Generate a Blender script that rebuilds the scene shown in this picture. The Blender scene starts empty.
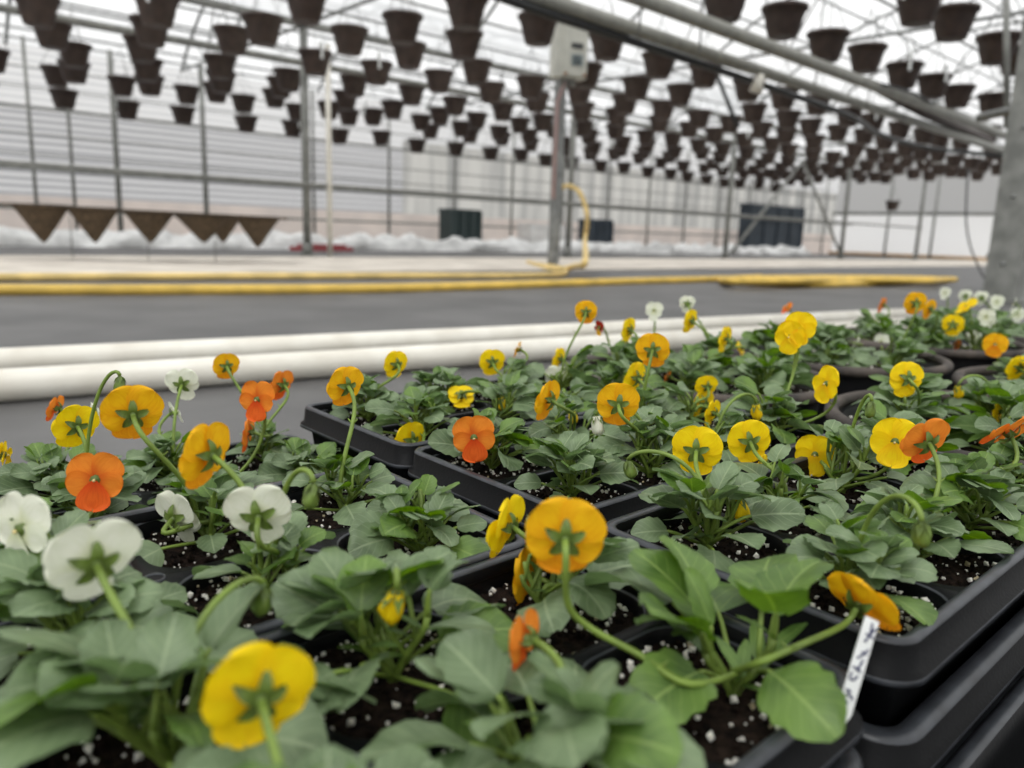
import bpy, math, random
from mathutils import Vector, Matrix, noise
R = random.Random(7)
PI = math.pi
C = bpy.context.scene.collection

# ------------------------------------------------------------------ frame of the place
# camera stands at (0,0,CAMZ); the greenhouse runs along U, V points to its left side wall
CAMZ = .34; FP = 770.
ROLL = math.atan(.033); PITCH = math.atan((384-233)*math.cos(ROLL)/FP)
TH = math.radians(42)
U = Vector((math.cos(TH), math.sin(TH), 0)); V = Vector((-math.sin(TH), math.cos(TH), 0))
fw = Vector((0, math.cos(PITCH), -math.sin(PITCH)))
_r0 = Vector((1, 0, 0)); _u0 = _r0.cross(fw)
rt = _r0*math.cos(ROLL)+_u0*math.sin(ROLL); up = rt.cross(fw)
CAM = Vector((0, 0, CAMZ))
def ray(x, y): return fw+rt*((x-512)/FP)+up*((384-y)/FP)
def at(x, y, z): d = ray(x, y); return CAM+d*((z-CAMZ)/d.z)
def atv(x, y, v): d = ray(x, y); return CAM+d*(v/d.dot(V))
def atu(x, y, u): d = ray(x, y); return CAM+d*(u/d.dot(U))
def atd(x, y, dep): return CAM+ray(x, y)*dep
def uv(u, v, z=0): return U*u+V*v+Vector((0, 0, z))
def proj(P):
    q = P-CAM; z = q.dot(fw)
    return (512+FP*q.dot(rt)/z, 384-FP*q.dot(up)/z, z)

# ------------------------------------------------------------------ materials
def lin(c):
    return tuple([(x/12.92 if x <= .04045 else ((x+.055)/1.055)**2.4) for x in [k/255. for k in c]])+(1,)
def mat(name, col, rough=.6, metal=0, spec=.5, noise_amt=0, nscale=20, col2=None, transl=0, bump=0, bscale=200, coat=0, coords='Object'):
    m = bpy.data.materials.new(name); m.use_nodes = True
    n = m.node_tree.nodes; l = m.node_tree.links
    b = n['Principled BSDF']; out = n['Material Output']
    b.inputs['Base Color'].default_value = lin(col); b.inputs['Roughness'].default_value = rough
    b.inputs['Metallic'].default_value = metal; b.inputs['Specular IOR Level'].default_value = spec
    src = None
    if noise_amt or col2:
        tc = n.new('ShaderNodeTexCoord'); nz = n.new('ShaderNodeTexNoise')
        nz.inputs['Scale'].default_value = nscale; nz.inputs['Detail'].default_value = 6
        l.new(tc.outputs[coords], nz.inputs['Vector'])
        cr = n.new('ShaderNodeValToRGB')
        c2 = col2 if col2 else tuple(max(0, k*(1-noise_amt)) for k in col)
        cr.color_ramp.elements[0].color = lin(c2); cr.color_ramp.elements[1].color = lin(col)
        cr.color_ramp.elements[0].position = .35; cr.color_ramp.elements[1].position = .65
        l.new(nz.outputs['Fac'], cr.inputs['Fac']); l.new(cr.outputs['Color'], b.inputs['Base Color']); src = cr.outputs['Color']
    if bump:
        tc2 = n.new('ShaderNodeTexCoord'); nb = n.new('ShaderNodeTexNoise'); nb.inputs['Scale'].default_value = bscale
        l.new(tc2.outputs['Object'], nb.inputs['Vector'])
        bp = n.new('ShaderNodeBump'); bp.inputs['Strength'].default_value = bump; bp.inputs['Distance'].default_value = .002
        l.new(nb.outputs['Fac'], bp.inputs['Height']); l.new(bp.outputs['Normal'], b.inputs['Normal'])
    if transl:
        t = n.new('ShaderNodeBsdfTranslucent'); t.inputs['Color'].default_value = lin(col)
        if src: l.new(src, t.inputs['Color'])
        mx = n.new('ShaderNodeMixShader'); mx.inputs[0].default_value = transl
        l.new(b.outputs[0], mx.inputs[1]); l.new(t.outputs[0], mx.inputs[2]); l.new(mx.outputs[0], out.inputs[0])
    return m
def film(name, col, clear=.4, gloss=0):
    m = bpy.data.materials.new(name); m.use_nodes = True
    n = m.node_tree.nodes; l = m.node_tree.links; n.clear()
    out = n.new('ShaderNodeOutputMaterial'); t = n.new('ShaderNodeBsdfTranslucent'); d = n.new('ShaderNodeBsdfDiffuse'); tr = n.new('ShaderNodeBsdfTransparent')
    t.inputs[0].default_value = lin(col); d.inputs[0].default_value = lin(col)
    a = n.new('ShaderNodeMixShader'); a.inputs[0].default_value = .3
    l.new(t.outputs[0], a.inputs[1]); l.new(d.outputs[0], a.inputs[2])
    b = n.new('ShaderNodeMixShader'); b.inputs[0].default_value = clear
    l.new(a.outputs[0], b.inputs[1]); l.new(tr.outputs[0], b.inputs[2]); l.new(b.outputs[0], out.inputs[0])
    return m
def petal_mat(name, edge, throat, vein, vs=.35, transl=.3):
    """petal colour runs along the petal (uv y) with fine darker veins (uv x)"""
    m = bpy.data.materials.new(name); m.use_nodes = True
    n = m.node_tree.nodes; l = m.node_tree.links; b = n['Principled BSDF']; out = n['Material Output']
    u = n.new('ShaderNodeUVMap'); sp = n.new('ShaderNodeSeparateXYZ'); l.new(u.outputs[0], sp.inputs[0])
    cr = n.new('ShaderNodeValToRGB'); e = cr.color_ramp.elements
    e[0].position = .08; e[0].color = lin(throat); e[1].position = .45; e[1].color = lin(edge)
    l.new(sp.outputs['Y'], cr.inputs[0])
    mp = n.new('ShaderNodeMapping'); mp.inputs['Scale'].default_value = (11, 1.3, 1); l.new(u.outputs[0], mp.inputs[0])
    nz = n.new('ShaderNodeTexNoise'); nz.inputs['Scale'].default_value = 2.2; nz.inputs['Detail'].default_value = 4; l.new(mp.outputs[0], nz.inputs['Vector'])
    r2 = n.new('ShaderNodeValToRGB'); r2.color_ramp.elements[0].position = .42; r2.color_ramp.elements[1].position = .6
    r2.color_ramp.elements[0].color = (vs, vs, vs, 1); r2.color_ramp.elements[1].color = (0, 0, 0, 1)
    l.new(nz.outputs['Fac'], r2.inputs[0])
    mx = n.new('ShaderNodeMix'); mx.data_type = 'RGBA'; l.new(r2.outputs['Color'], mx.inputs[0]); l.new(cr.outputs[0], mx.inputs[6]); mx.inputs[7].default_value = lin(vein)
    l.new(mx.outputs[2], b.inputs['Base Color']); b.inputs['Roughness'].default_value = .65; b.inputs['Specular IOR Level'].default_value = .25
    bp = n.new('ShaderNodeBump'); bp.inputs['Strength'].default_value = .25; bp.inputs['Distance'].default_value = .0006
    l.new(nz.outputs['Fac'], bp.inputs['Height']); l.new(bp.outputs[0], b.inputs['Normal'])
    t = n.new('ShaderNodeBsdfTranslucent'); l.new(mx.outputs[2], t.inputs[0])
    s = n.new('ShaderNodeMixShader'); s.inputs[0].default_value = transl; l.new(b.outputs[0], s.inputs[1]); l.new(t.outputs[0], s.inputs[2]); l.new(s.outputs[0], out.inputs[0])
    return m
def leaf_mat(name, c1, c2, vein):
    m = bpy.data.materials.new(name); m.use_nodes = True
    n = m.node_tree.nodes; l = m.node_tree.links; b = n['Principled BSDF']; out = n['Material Output']
    u = n.new('ShaderNodeUVMap'); sp = n.new('ShaderNodeSeparateXYZ'); l.new(u.outputs[0], sp.inputs[0])
    tc = n.new('ShaderNodeTexCoord'); nz = n.new('ShaderNodeTexNoise'); nz.inputs['Scale'].default_value = 55; l.new(tc.outputs['Object'], nz.inputs[0])
    cr = n.new('ShaderNodeValToRGB'); cr.color_ramp.elements[0].position = .36; cr.color_ramp.elements[1].position = .62
    cr.color_ramp.elements[0].color = lin(c1); cr.color_ramp.elements[1].color = lin(c2); l.new(nz.outputs[0], cr.inputs[0])
    a = n.new('ShaderNodeMath'); a.operation = 'SUBTRACT'; l.new(sp.outputs['X'], a.inputs[0]); a.inputs[1].default_value = .5
    ab = n.new('ShaderNodeMath'); ab.operation = 'ABSOLUTE'; l.new(a.outputs[0], ab.inputs[0])
    # midrib, and side veins that leave it slantwise
    mr = n.new('ShaderNodeMath'); mr.operation = 'LESS_THAN'; l.new(ab.outputs[0], mr.inputs[0]); mr.inputs[1].default_value = .028
    sv = n.new('ShaderNodeMath'); sv.operation = 'MULTIPLY_ADD'; l.new(ab.outputs[0], sv.inputs[0]); sv.inputs[1].default_value = -.75; l.new(sp.outputs['Y'], sv.inputs[2])
    fr = n.new('ShaderNodeMath'); fr.operation = 'MULTIPLY'; l.new(sv.outputs[0], fr.inputs[0]); fr.inputs[1].default_value = 6
    f2 = n.new('ShaderNodeMath'); f2.operation = 'FRACT'; l.new(fr.outputs[0], f2.inputs[0])
    f3 = n.new('ShaderNodeMath'); f3.operation = 'LESS_THAN'; l.new(f2.outputs[0], f3.inputs[0]); f3.inputs[1].default_value = .1
    f4 = n.new('ShaderNodeMath'); f4.operation = 'MULTIPLY'; l.new(f3.outputs[0], f4.inputs[0]); f4.inputs[1].default_value = .3
    f5 = n.new('ShaderNodeMath'); f5.operation = 'MAXIMUM'; l.new(f4.outputs[0], f5.inputs[0])
    m6 = n.new('ShaderNodeMath'); m6.operation = 'MULTIPLY'; l.new(mr.outputs[0], m6.inputs[0]); m6.inputs[1].default_value = .55
    l.new(m6.outputs[0], f5.inputs[1])
    mx = n.new('ShaderNodeMix'); mx.data_type = 'RGBA'; l.new(f5.outputs[0], mx.inputs[0]); l.new(cr.outputs[0], mx.inputs[6]); mx.inputs[7].default_value = lin(vein)
    l.new(mx.outputs[2], b.inputs['Base Color']); b.inputs['Roughness'].default_value = .46; b.inputs['Specular IOR Level'].default_value = .5
    bp = n.new('ShaderNodeBump'); bp.inputs['Strength'].default_value = .5; bp.inputs['Distance'].default_value = .0008; bp.invert = True
    l.new(f5.outputs[0], bp.inputs['Height']); l.new(bp.outputs[0], b.inputs['Normal'])
    t = n.new('ShaderNodeBsdfTranslucent'); hs = n.new('ShaderNodeHueSaturation'); hs.inputs['Saturation'].default_value = 1.35; hs.inputs['Value'].default_value = 1.5
    l.new(mx.outputs[2], hs.inputs['Color']); l.new(hs.outputs[0], t.inputs[0])
    s = n.new('ShaderNodeMixShader'); s.inputs[0].default_value = .28; l.new(b.outputs[0], s.inputs[1]); l.new(t.outputs[0], s.inputs[2]); l.new(s.outputs[0], out.inputs[0])
    return m

M = {}
M['leaf'] = leaf_mat('viola_leaf', (88, 108, 72), (126, 146, 108), (158, 174, 136))
M['leaf_fresh'] = leaf_mat('viola_leaf_fresh', (72, 100, 42), (106, 136, 62), (146, 170, 96))
M['stem'] = mat('green_stem', (136, 162, 70), .5, noise_amt=.2, nscale=60, transl=.2)
M['sepal'] = mat('sepal_green', (114, 138, 58), .5, noise_amt=.35, nscale=120, transl=.15)
M['Y'] = petal_mat('yellow_petal', (250, 220, 16), (248, 206, 12), (240, 196, 8))
M['Yl'] = petal_mat('yellow_lower_petal', (250, 216, 14), (246, 196, 12), (236, 176, 8))
M['G'] = petal_mat('golden_petal', (246, 192, 22), (242, 174, 16), (228, 150, 12))
M['Gl'] = petal_mat('amber_lower_petal', (244, 166, 26), (238, 142, 20), (222, 118, 14))
M['O'] = petal_mat('orange_petal', (242, 146, 48), (214, 92, 30), (226, 112, 30))
M['Ol'] = petal_mat('red_orange_petal', (242, 108, 36), (228, 80, 24), (212, 70, 20))
M['D'] = petal_mat('dark_red_petal', (176, 44, 20), (120, 20, 16), (110, 20, 12))
M['Dl'] = M['G']
M['W'] = petal_mat('white_petal', (240, 242, 226), (226, 230, 190), (214, 220, 190), .3)
M['Wl'] = M['W']
M['eye'] = mat('flower_eye', (236, 214, 150), .6, noise_amt=.3, nscale=300)
M['tray'] = mat('black_tray_plastic', (9, 10, 12), .46, spec=.13, noise_amt=.25, nscale=30, bump=.08, bscale=500)
M['tray_edge'] = mat('tray_edge_highlight', (60, 63, 68), .36, spec=.4, noise_amt=.3, nscale=60)  # lighter colour paints the bright highlight lines along tray rims and lips
M['soil'] = mat('potting_soil', (44, 34, 28), .95, spec=.08, col2=(15, 12, 10), nscale=260, bump=1, bscale=700)
M['perlite'] = mat('perlite', (244, 240, 230), .9, spec=.1, noise_amt=.12, nscale=300)
M['stone'] = mat('tan_grit', (186, 172, 140), .9, noise_amt=.2, nscale=100)
M['bowl'] = mat('dusty_bowl_plastic', (88, 80, 73), .7, spec=.3, col2=(50, 46, 44), nscale=22, bump=.4, bscale=150)
M['bowl_dark'] = mat('black_bowl_plastic', (26, 26, 28), .5)
M['pvc'] = mat('white_pvc', (232, 229, 218), .38, col2=(214, 209, 196), nscale=9, spec=.5)
M['cloth'] = mat('black_ground_cloth', (92, 91, 90), .5, col2=(66, 65, 65), nscale=2.2, spec=.6, coords='Object', bump=.15, bscale=40)
M['path'] = mat('pale_concrete', (218, 210, 198), .85, col2=(184, 176, 165), nscale=2.5)
M['gravel'] = mat('grey_gravel_ground', (150, 148, 146), .9, col2=(112, 110, 108), nscale=5)
M['galv'] = mat('galvanised_steel', (150, 152, 150), .42, metal=.55, col2=(118, 120, 119), nscale=14)
M['galv_dull'] = mat('dull_galvanised_steel', (140, 141, 136), .55, metal=.2, col2=(112, 113, 109), nscale=9)
M['pipe'] = mat('grey_pipe', (152, 152, 144), .45, metal=.2, noise_amt=.12, nscale=12)
M['hose'] = mat('yellow_hose', (232, 194, 88), .5, noise_amt=.15, nscale=6)
M['hose2'] = mat('pale_yellow_hose', (236, 206, 132), .5, noise_amt=.15, nscale=6)
M['rubber'] = mat('black_rubber', (34, 36, 38), .5)
M['pot'] = mat('brown_pot_plastic', (66, 52, 46), .55, noise_amt=.2, nscale=14)
M['coir'] = mat('coir_fibre', (100, 84, 64), .95, col2=(56, 46, 36), nscale=55, bump=1, bscale=240)
M['box'] = mat('grey_enamel', (190, 190, 180), .5, noise_amt=.08, nscale=9)
M['rust'] = mat('rusty_screw', (142, 92, 56), .8)
M['dark'] = mat('dark_slot', (44, 46, 48), .5)
M['screen'] = mat('meter_window', (122, 134, 136), .3)
M['tag'] = mat('white_tag_plastic', (214, 216, 214), .5, noise_amt=.06, nscale=60)
M['ink'] = mat('blue_black_ink', (42, 44, 84), .6)
M['green_bin'] = mat('dark_green_plastic', (44, 58, 58), .5)
M['slate'] = mat('slate_grey_panel', (58, 68, 78), .6, noise_amt=.2, nscale=3)
M['white_plastic'] = mat('white_crumpled_plastic', (232, 232, 230), .5, noise_amt=.12, nscale=7)
M['blue_print'] = mat('blue_print', (96, 140, 176), .5)
M['red'] = mat('dull_red_plastic', (150, 66, 70), .6)
M['straw'] = mat('dry_leaf', (176, 140, 92), .9)
M['roof_film'] = film('greenhouse_roof_film', (236, 238, 240), .5)
M['wall_film'] = film('greenhouse_wall_film', (184, 184, 184), .03)
M['white_wall'] = film('white_wall_film', (246, 246, 246), .12)
M['upper_film'] = film('upper_wall_film', (240, 240, 240), .45)
# ribbed roll-up curtain
def ribbed():
    m = film('ribbed_curtain', (196, 198, 202), .1); n = m.node_tree.nodes; l = m.node_tree.links
    tc = n.new('ShaderNodeTexCoord'); w = n.new('ShaderNodeTexWave'); w.bands_direction = 'Z'; w.inputs['Scale'].default_value = 3.4; w.inputs['Distortion'].default_value = .6
    l.new(tc.outputs['Object'], w.inputs[0])
    cr = n.new('ShaderNodeValToRGB'); cr.color_ramp.elements[0].color = lin((166, 167, 172)); cr.color_ramp.elements[1].color = lin((236, 236, 237))
    l.new(w.outputs['Fac'], cr.inputs[0])
    for k in n:
        if k.type in ('BSDF_TRANSLUCENT', 'BSDF_DIFFUSE'): l.new(cr.outputs[0], k.inputs[0])
    return m
M['ribbed'] = ribbed()
M['ribbed_bright'] = M['ribbed'].copy(); M['ribbed_bright'].name = 'ribbed_upper_film'
for _n in M['ribbed_bright'].node_tree.nodes:
    if _n.type == 'VALTORGB': _n.color_ramp.elements[0].color = lin((214, 215, 218)); _n.color_ramp.elements[1].color = lin((250, 250, 250))
    if _n.type == 'MIX_SHADER' and abs(_n.inputs[0].default_value-.1) < .01: _n.inputs[0].default_value = .35
def folds():
    m = film('folded_curtain', (200, 200, 200), .08); n = m.node_tree.nodes; l = m.node_tree.links
    tc = n.new('ShaderNodeTexCoord'); mp = n.new('ShaderNodeMapping'); mp.inputs['Scale'].default_value = (2.4, 2.4, .15); l.new(tc.outputs['Object'], mp.inputs[0])
    w = n.new('ShaderNodeTexNoise'); w.inputs['Scale'].default_value = 1.4; w.inputs['Detail'].default_value = 3; l.new(mp.outputs[0], w.inputs['Vector'])
    cr = n.new('ShaderNodeValToRGB'); cr.color_ramp.elements[0].position = .38; cr.color_ramp.elements[1].position = .62
    cr.color_ramp.elements[0].color = lin((176, 176, 174)); cr.color_ramp.elements[1].color = lin((222, 221, 216))
    l.new(w.outputs['Fac'], cr.inputs['Fac'])
    for k in n:
        if k.type in ('BSDF_TRANSLUCENT', 'BSDF_DIFFUSE'): l.new(cr.outputs[0], k.inputs[0])
    return m
M['folds'] = folds()
M['pink_wall'] = mat('pale_wall_base', (230, 218, 210), .8, col2=(212, 202, 196), nscale=2, transl=.6)

# ------------------------------------------------------------------ mesh builder
class MB:
    def __init__(s): s.v = []; s.f = []; s.mi = []; s.uv = []
    def add(s, vs, fs, mi=0, uvs=None):
        o = len(s.v); s.v += [tuple(x) for x in vs]
        for f in fs:
            s.f.append(tuple(o+i for i in f)); s.mi.append(mi)
            s.uv.append([uvs[i] for i in f] if uvs else [(0, 0)]*len(f))
    def box(s, c, d, mi=0, rot=None):
        c = Vector(c); pts = []
        for x in (-.5, .5):
            for y in (-.5, .5):
                for z in (-.5, .5):
                    p = Vector((x*d[0], y*d[1], z*d[2]))
                    if rot: p = rot @ p
                    pts.append(c+p)
        s.add(pts, [(0, 1, 3, 2), (4, 6, 7, 5), (0, 4, 5, 1), (2, 3, 7, 6), (0, 2, 6, 4), (1, 5, 7, 3)], mi)
    def tube(s, pts, r, n=8, mi=0, cap=True):
        pts = [Vector(p) for p in pts]; rs = r if isinstance(r, (list, tuple)) else [r]*len(pts)
        rings = []; prev = None
        for i, p in enumerate(pts):
            t = (pts[min(i+1, len(pts)-1)]-pts[max(i-1, 0)]).normalized()
            if prev is None: a = t.orthogonal().normalized()
            else:
                a = prev-t*prev.dot(t)
                a = a.normalized() if a.length > 1e-6 else t.orthogonal().normalized()
            prev = a; b = t.cross(a)
            rings.append([p+(a*math.cos(2*PI*k/n)+b*math.sin(2*PI*k/n))*rs[i] for k in range(n)])
        vs = [q for rg in rings for q in rg]; fs = []
        for i in range(len(pts)-1):
            for k in range(n):
                fs.append((i*n+k, i*n+(k+1) % n, (i+1)*n+(k+1) % n, (i+1)*n+k))
        if cap: fs += [tuple(range(n))[::-1], tuple((len(pts)-1)*n+k for k in range(n))]
        s.add(vs, fs, mi)
    def lathe(s, prof, c=(0, 0, 0), n=32, mi=0, mis=None):
        c = Vector(c); vs = []
        for r, z in prof:
            for k in range(n): vs.append(c+Vector((r*math.cos(2*PI*k/n), r*math.sin(2*PI*k/n), z)))
        for i in range(len(prof)-1):
            pass
        o = len(s.v); s.v += [tuple(x) for x in vs]
        for i in range(len(prof)-1):
            for k in range(n):
                s.f.append((o+i*n+k, o+i*n+(k+1) % n, o+(i+1)*n+(k+1) % n, o+(i+1)*n+k)); s.mi.append(mis[i] if mis else mi); s.uv.append([(0, 0)]*4)
    def loops(s, lps, mi=0, mis=None, cap_last=False):
        n = len(lps[0]); o = len(s.v)
        for lp in lps: s.v += [tuple(p) for p in lp]
        for i in range(len(lps)-1):
            for k in range(n):
                s.f.append((o+i*n+k, o+i*n+(k+1) % n, o+(i+1)*n+(k+1) % n, o+(i+1)*n+k)); s.mi.append(mis[i] if mis else mi); s.uv.append([(0, 0)]*4)
        if cap_last:
            s.f.append(tuple(o+(len(lps)-1)*n+k for k in range(n))); s.mi.append(mi); s.uv.append([(0, 0)]*n)
    def blob(s, c, r, seed=0, mi=0):
        rr = random.Random(seed); c = Vector(c)
        vs = [Vector(q)*r*rr.uniform(.7, 1.25) for q in ((1, 0, 0), (-1, 0, 0), (0, 1, 0), (0, -1, 0), (0, 0, 1), (0, 0, -1))]
        rot = Matrix.Rotation(rr.uniform(0, 6), 3, Vector((rr.random()+.1, rr.random(), rr.random())).normalized())
        s.add([c+rot @ q for q in vs], [(0, 2, 4), (2, 1, 4), (1, 3, 4), (3, 0, 4), (2, 0, 5), (1, 2, 5), (3, 1, 5), (0, 3, 5)], mi)
    def mesh(s, name, mats, smooth=True):
        me = bpy.data.meshes.new(name); me.from_pydata(s.v, [], s.f)
        for m in (mats if isinstance(mats, (list, tuple)) else [mats]): me.materials.append(m)
        me.polygons.foreach_set('material_index', s.mi)
        me.polygons.foreach_set('use_smooth', [smooth]*len(s.f))
        ul = me.uv_layers.new(name='UVMap'); flat = [c for f in s.uv for q in f for c in q]
        ul.data.foreach_set('uv', flat)
        me.update(); return me
    def obj(s, name, mats, parent=None, smooth=True, mw=None):
        return link(name, s.mesh(name, mats, smooth), parent, mw)
def link(name, me, parent=None, mw=None):
    o = bpy.data.objects.new(name, me); C.objects.link(o)
    if parent: o.parent = parent
    if mw is not None: o.matrix_basis = mw
    return o
def autosmooth(o, ang=40):
    pass
def tag(o, label, cat, group=None, kind=None):
    o['label'] = label
    if cat: o['category'] = cat
    if group: o['group'] = group
    if kind: o['kind'] = kind
    return o
def struct(o, label=None):
    o['kind'] = 'structure'
    if label: o['label'] = label
    return o
def empty(name, loc, rz=0):
    o = bpy.data.objects.new(name, None); C.objects.link(o); o.location = loc; o.rotation_euler = (0, 0, rz); o.empty_display_size = .02
    return o
def copy_tree(o, parent=None):
    c = o.copy(); C.objects.link(c)
    if parent: c.parent = parent
    for ch in list(o.children): copy_tree(ch, c)
    return c
def bez(p0, p1, p2, p3, n=12):
    o = []
    for i in range(n+1):
        t = i/n; o.append(p0*(1-t)**3+p1*3*t*(1-t)**2+p2*3*t*t*(1-t)+p3*t**3)
    return o
def catmull(P, n=8):
    P = [Vector(p) for p in P]; o = []
    for i in range(len(P)-1):
        a = P[max(i-1, 0)]; b = P[i]; c = P[i+1]; d = P[min(i+2, len(P)-1)]
        for k in range(n):
            t = k/n
            o.append(.5*((2*b)+(c-a)*t+(2*a-5*b+4*c-d)*t*t+(3*b-a-3*c+d)*t**3))
    return o+[P[-1]]

# ------------------------------------------------------------------ world, camera
sc = bpy.context.scene
w = bpy.data.worlds.new('sky'); sc.world = w; w.use_nodes = True
wn = w.node_tree.nodes; wl = w.node_tree.links; bg = wn['Background']
tc = wn.new('ShaderNodeTexCoord'); spx = wn.new('ShaderNodeSeparateXYZ'); wl.new(tc.outputs['Generated'], spx.inputs[0])
cr = wn.new('ShaderNodeValToRGB'); e = cr.color_ramp.elements
e[0].position = -0.0; e[0].color = (.42, .42, .415, 1); e[1].position = .55; e[1].color = (1, .995, .98, 1)
wl.new(spx.outputs['Z'], cr.inputs[0])
nz = wn.new('ShaderNodeTexNoise'); nz.inputs['Scale'].default_value = 2.5; wl.new(tc.outputs['Generated'], nz.inputs[0])
mr = wn.new('ShaderNodeMapRange'); mr.inputs[3].default_value = .85; mr.inputs[4].default_value = 1.12; wl.new(nz.outputs[0], mr.inputs[0])
mm = wn.new('ShaderNodeMix'); mm.data_type = 'RGBA'; mm.blend_type = 'MULTIPLY'; mm.inputs[0].default_value = 1
wl.new(cr.outputs[0], mm.inputs[6]); wl.new(mr.outputs[0], mm.inputs[7]); wl.new(mm.outputs[2], bg.inputs[0])
bg.inputs[1].default_value = 1.3
sun = bpy.data.lights.new('veiled_sun', 'SUN'); sun.energy = 1.6; sun.angle = math.radians(25); so = bpy.data.objects.new('veiled_sun', sun); C.objects.link(so)
so.rotation_euler = (math.radians(28), math.radians(-18), 0)
cd = bpy.data.cameras.new('camera'); co = bpy.data.objects.new('camera', cd); C.objects.link(co)
cd.sensor_width = 36; cd.lens = FP/1024*36; cd.clip_start = .01; cd.clip_end = 500
mw = Matrix((rt, up, -fw)).transposed().to_4x4(); mw.translation = CAM; co.matrix_world = mw
cd.dof.use_dof = True; cd.dof.focus_distance = .47; cd.dof.aperture_fstop = 7.2
sc.camera = co
sc.view_settings.view_transform = 'Standard'; sc.view_settings.look = 'None'; sc.view_settings.gamma = 1; sc.view_settings.use_curve_mapping = False
sc.view_settings.exposure = .35
sc.cycles.max_bounces = 10; sc.cycles.transparent_max_bounces = 12; sc.cycles.use_denoising = True

# ------------------------------------------------------------------ shell
UA, UB, VA, VW = -7., 24.5, -5.5, 12.0
def quad(name, a, b, c, d, m):
    mb = MB(); mb.add([a, b, c, d], [(0, 1, 2, 3)]); return mb.obj(name, m, smooth=False)
def slab(name, u0, u1, v0, v1, z0, z1, m):
    mb = MB(); ps = [uv(u, v, z) for z in (z0, z1) for (u, v) in ((u0, v0), (u1, v0), (u1, v1), (u0, v1))]
    mb.add(ps, [(3, 2, 1, 0), (4, 5, 6, 7), (0, 1, 5, 4), (1, 2, 6, 5), (2, 3, 7, 6), (3, 0, 4, 7)]); return mb.obj(name, m, smooth=False)
struct(slab('floor', UA, UB, VA, 5.3, -.1, 0, M['cloth']), 'grey woven ground cloth floor')
struct(slab('path', UA, UB, 5.3, 7.9, -.1, .012, M['path']), 'pale concrete strip running along the house')
struct(slab('floor_far', UA, UB, 7.9, VW, -.1, 0, M['cloth']), 'dark floor beyond the concrete strip')
struct(slab('ground', -90, 90, -90, 90, -.3, -.12, M['gravel']), 'open ground outside')
# side wall (left), end wall
struct(quad('wall_left', uv(UA, VW, 0), uv(UB, VW, 0), uv(UB, VW, .62), uv(UA, VW, .62), M['pink_wall']), 'pale base of the side wall')
struct(quad('wall_left_folds', uv(8, VW, .62), uv(UB, VW, .62), uv(UB, VW, 1.9), uv(8, VW, 1.9), M['folds']), 'grey side curtain hanging in upright folds')
struct(quad('wall_left_curtain', uv(UA, VW, .62), uv(8, VW, .62), uv(8, VW, 1.75), uv(UA, VW, 1.75), M['ribbed']), 'grey ribbed roll-up side curtain')
struct(quad('wall_left_upper', uv(UA, VW+.01, 1.75), uv(UB, VW+.01, 1.75), uv(UB, VW+.01, 2.5), uv(UA, VW+.01, 2.5), M['ribbed_bright']), 'translucent film above the side curtain')
struct(quad('wall_back', uv(UB, VA, 0), uv(UB, VW, 0), uv(UB, VW, 1.28), uv(UB, VA, 1.28), M['white_wall']), 'bright white lower end wall')
def arch(v0, v1, zb, rise, n=20, skew=0):
    o = []
    for i in range(n+1):
        t = i/n; o.append((v0+(v1-v0)*t, zb+rise*math.sin(PI*t)**.85))
    return o
BAYS = [(-5.5, 1.65, 2.5, 1.5), (1.65, 8.2, 2.5, 1.5), (8.2, 12.0, 2.5, .95)]
mb = MB()
for v0, v1, zb, rise in BAYS:
    pr = arch(v0, v1, zb, rise)
    mb.add([uv(UB+.01, v0, 1.28), uv(UB+.01, v1, 1.28)]+[uv(UB+.01, v, z) for v, z in reversed(pr)], [tuple(range(len(pr)+2))])
struct(mb.obj('wall_back_upper', M['wall_film'], smooth=False), 'grey translucent upper end wall and gable')
mb = MB()
for v0, v1, zb, rise in BAYS:
    pr = arch(v0, v1, zb, rise)
    mb.add([uv(UA, VA if False else v0, 0), uv(UA, v1, 0)]+[uv(UA, v, z) for v, z in reversed(pr)], [tuple(range(len(pr)+2))])
struct(mb.obj('wall_front', M['upper_film'], smooth=False), 'film end wall behind the camera')
struct(quad('wall_right', uv(UA, VA, 0), uv(UB, VA, 0), uv(UB, VA, 2.5), uv(UA, VA, 2.5), M['upper_film']), 'film side wall on the right')
mb = MB()
for v0, v1, zb, rise in BAYS:
    pr = arch(v0, v1, zb, rise); ps = []
    for (v, z) in pr: ps += [uv(UA, v, z), uv(UB, v, z)]
    mb.add(ps, [(2*i, 2*i+1, 2*i+3, 2*i+2) for i in range(len(pr)-1)])
struct(mb.obj('ceiling', M['roof_film']), 'arched translucent film roof')
# roof steelwork : one truss per hoop per bay
def truss(u, bay, dense):
    v0, v1, zb, rise = bay; pr = arch(v0, v1, zb-.03, rise)
    mb = MB(); mb.tube([uv(u, v, z) for v, z in pr], .022, 6)
    o = mb.obj('roof_truss', M['galv'])
    if dense:
        b2 = MB(); b2.tube([uv(u, v0, zb-.02), uv(u, v1, zb-.02)], .02, 6); b2.obj('chord', M['galv'], o)
        b3 = MB(); k = 8
        for i in range(k):
            va = v0+(v1-v0)*i/k; vb = v0+(v1-v0)*(i+1)/k; 
            f = lambda v: zb-.03+rise*math.sin(PI*min(1, max(0, (v-v0)/(v1-v0))))**.85
            if i % 2 == 0: b3.tube([uv(u, va, zb-.02), uv(u, vb, f(vb))], .011, 5)
            else: b3.tube([uv(u, va, f(va)), uv(u, vb, zb-.02)], .011, 5)
        b3.obj('web', M['galv'], o)
    return o
nb = {0: 'right-hand bay', 1: 'middle bay', 2: 'left-hand side bay'}
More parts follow.
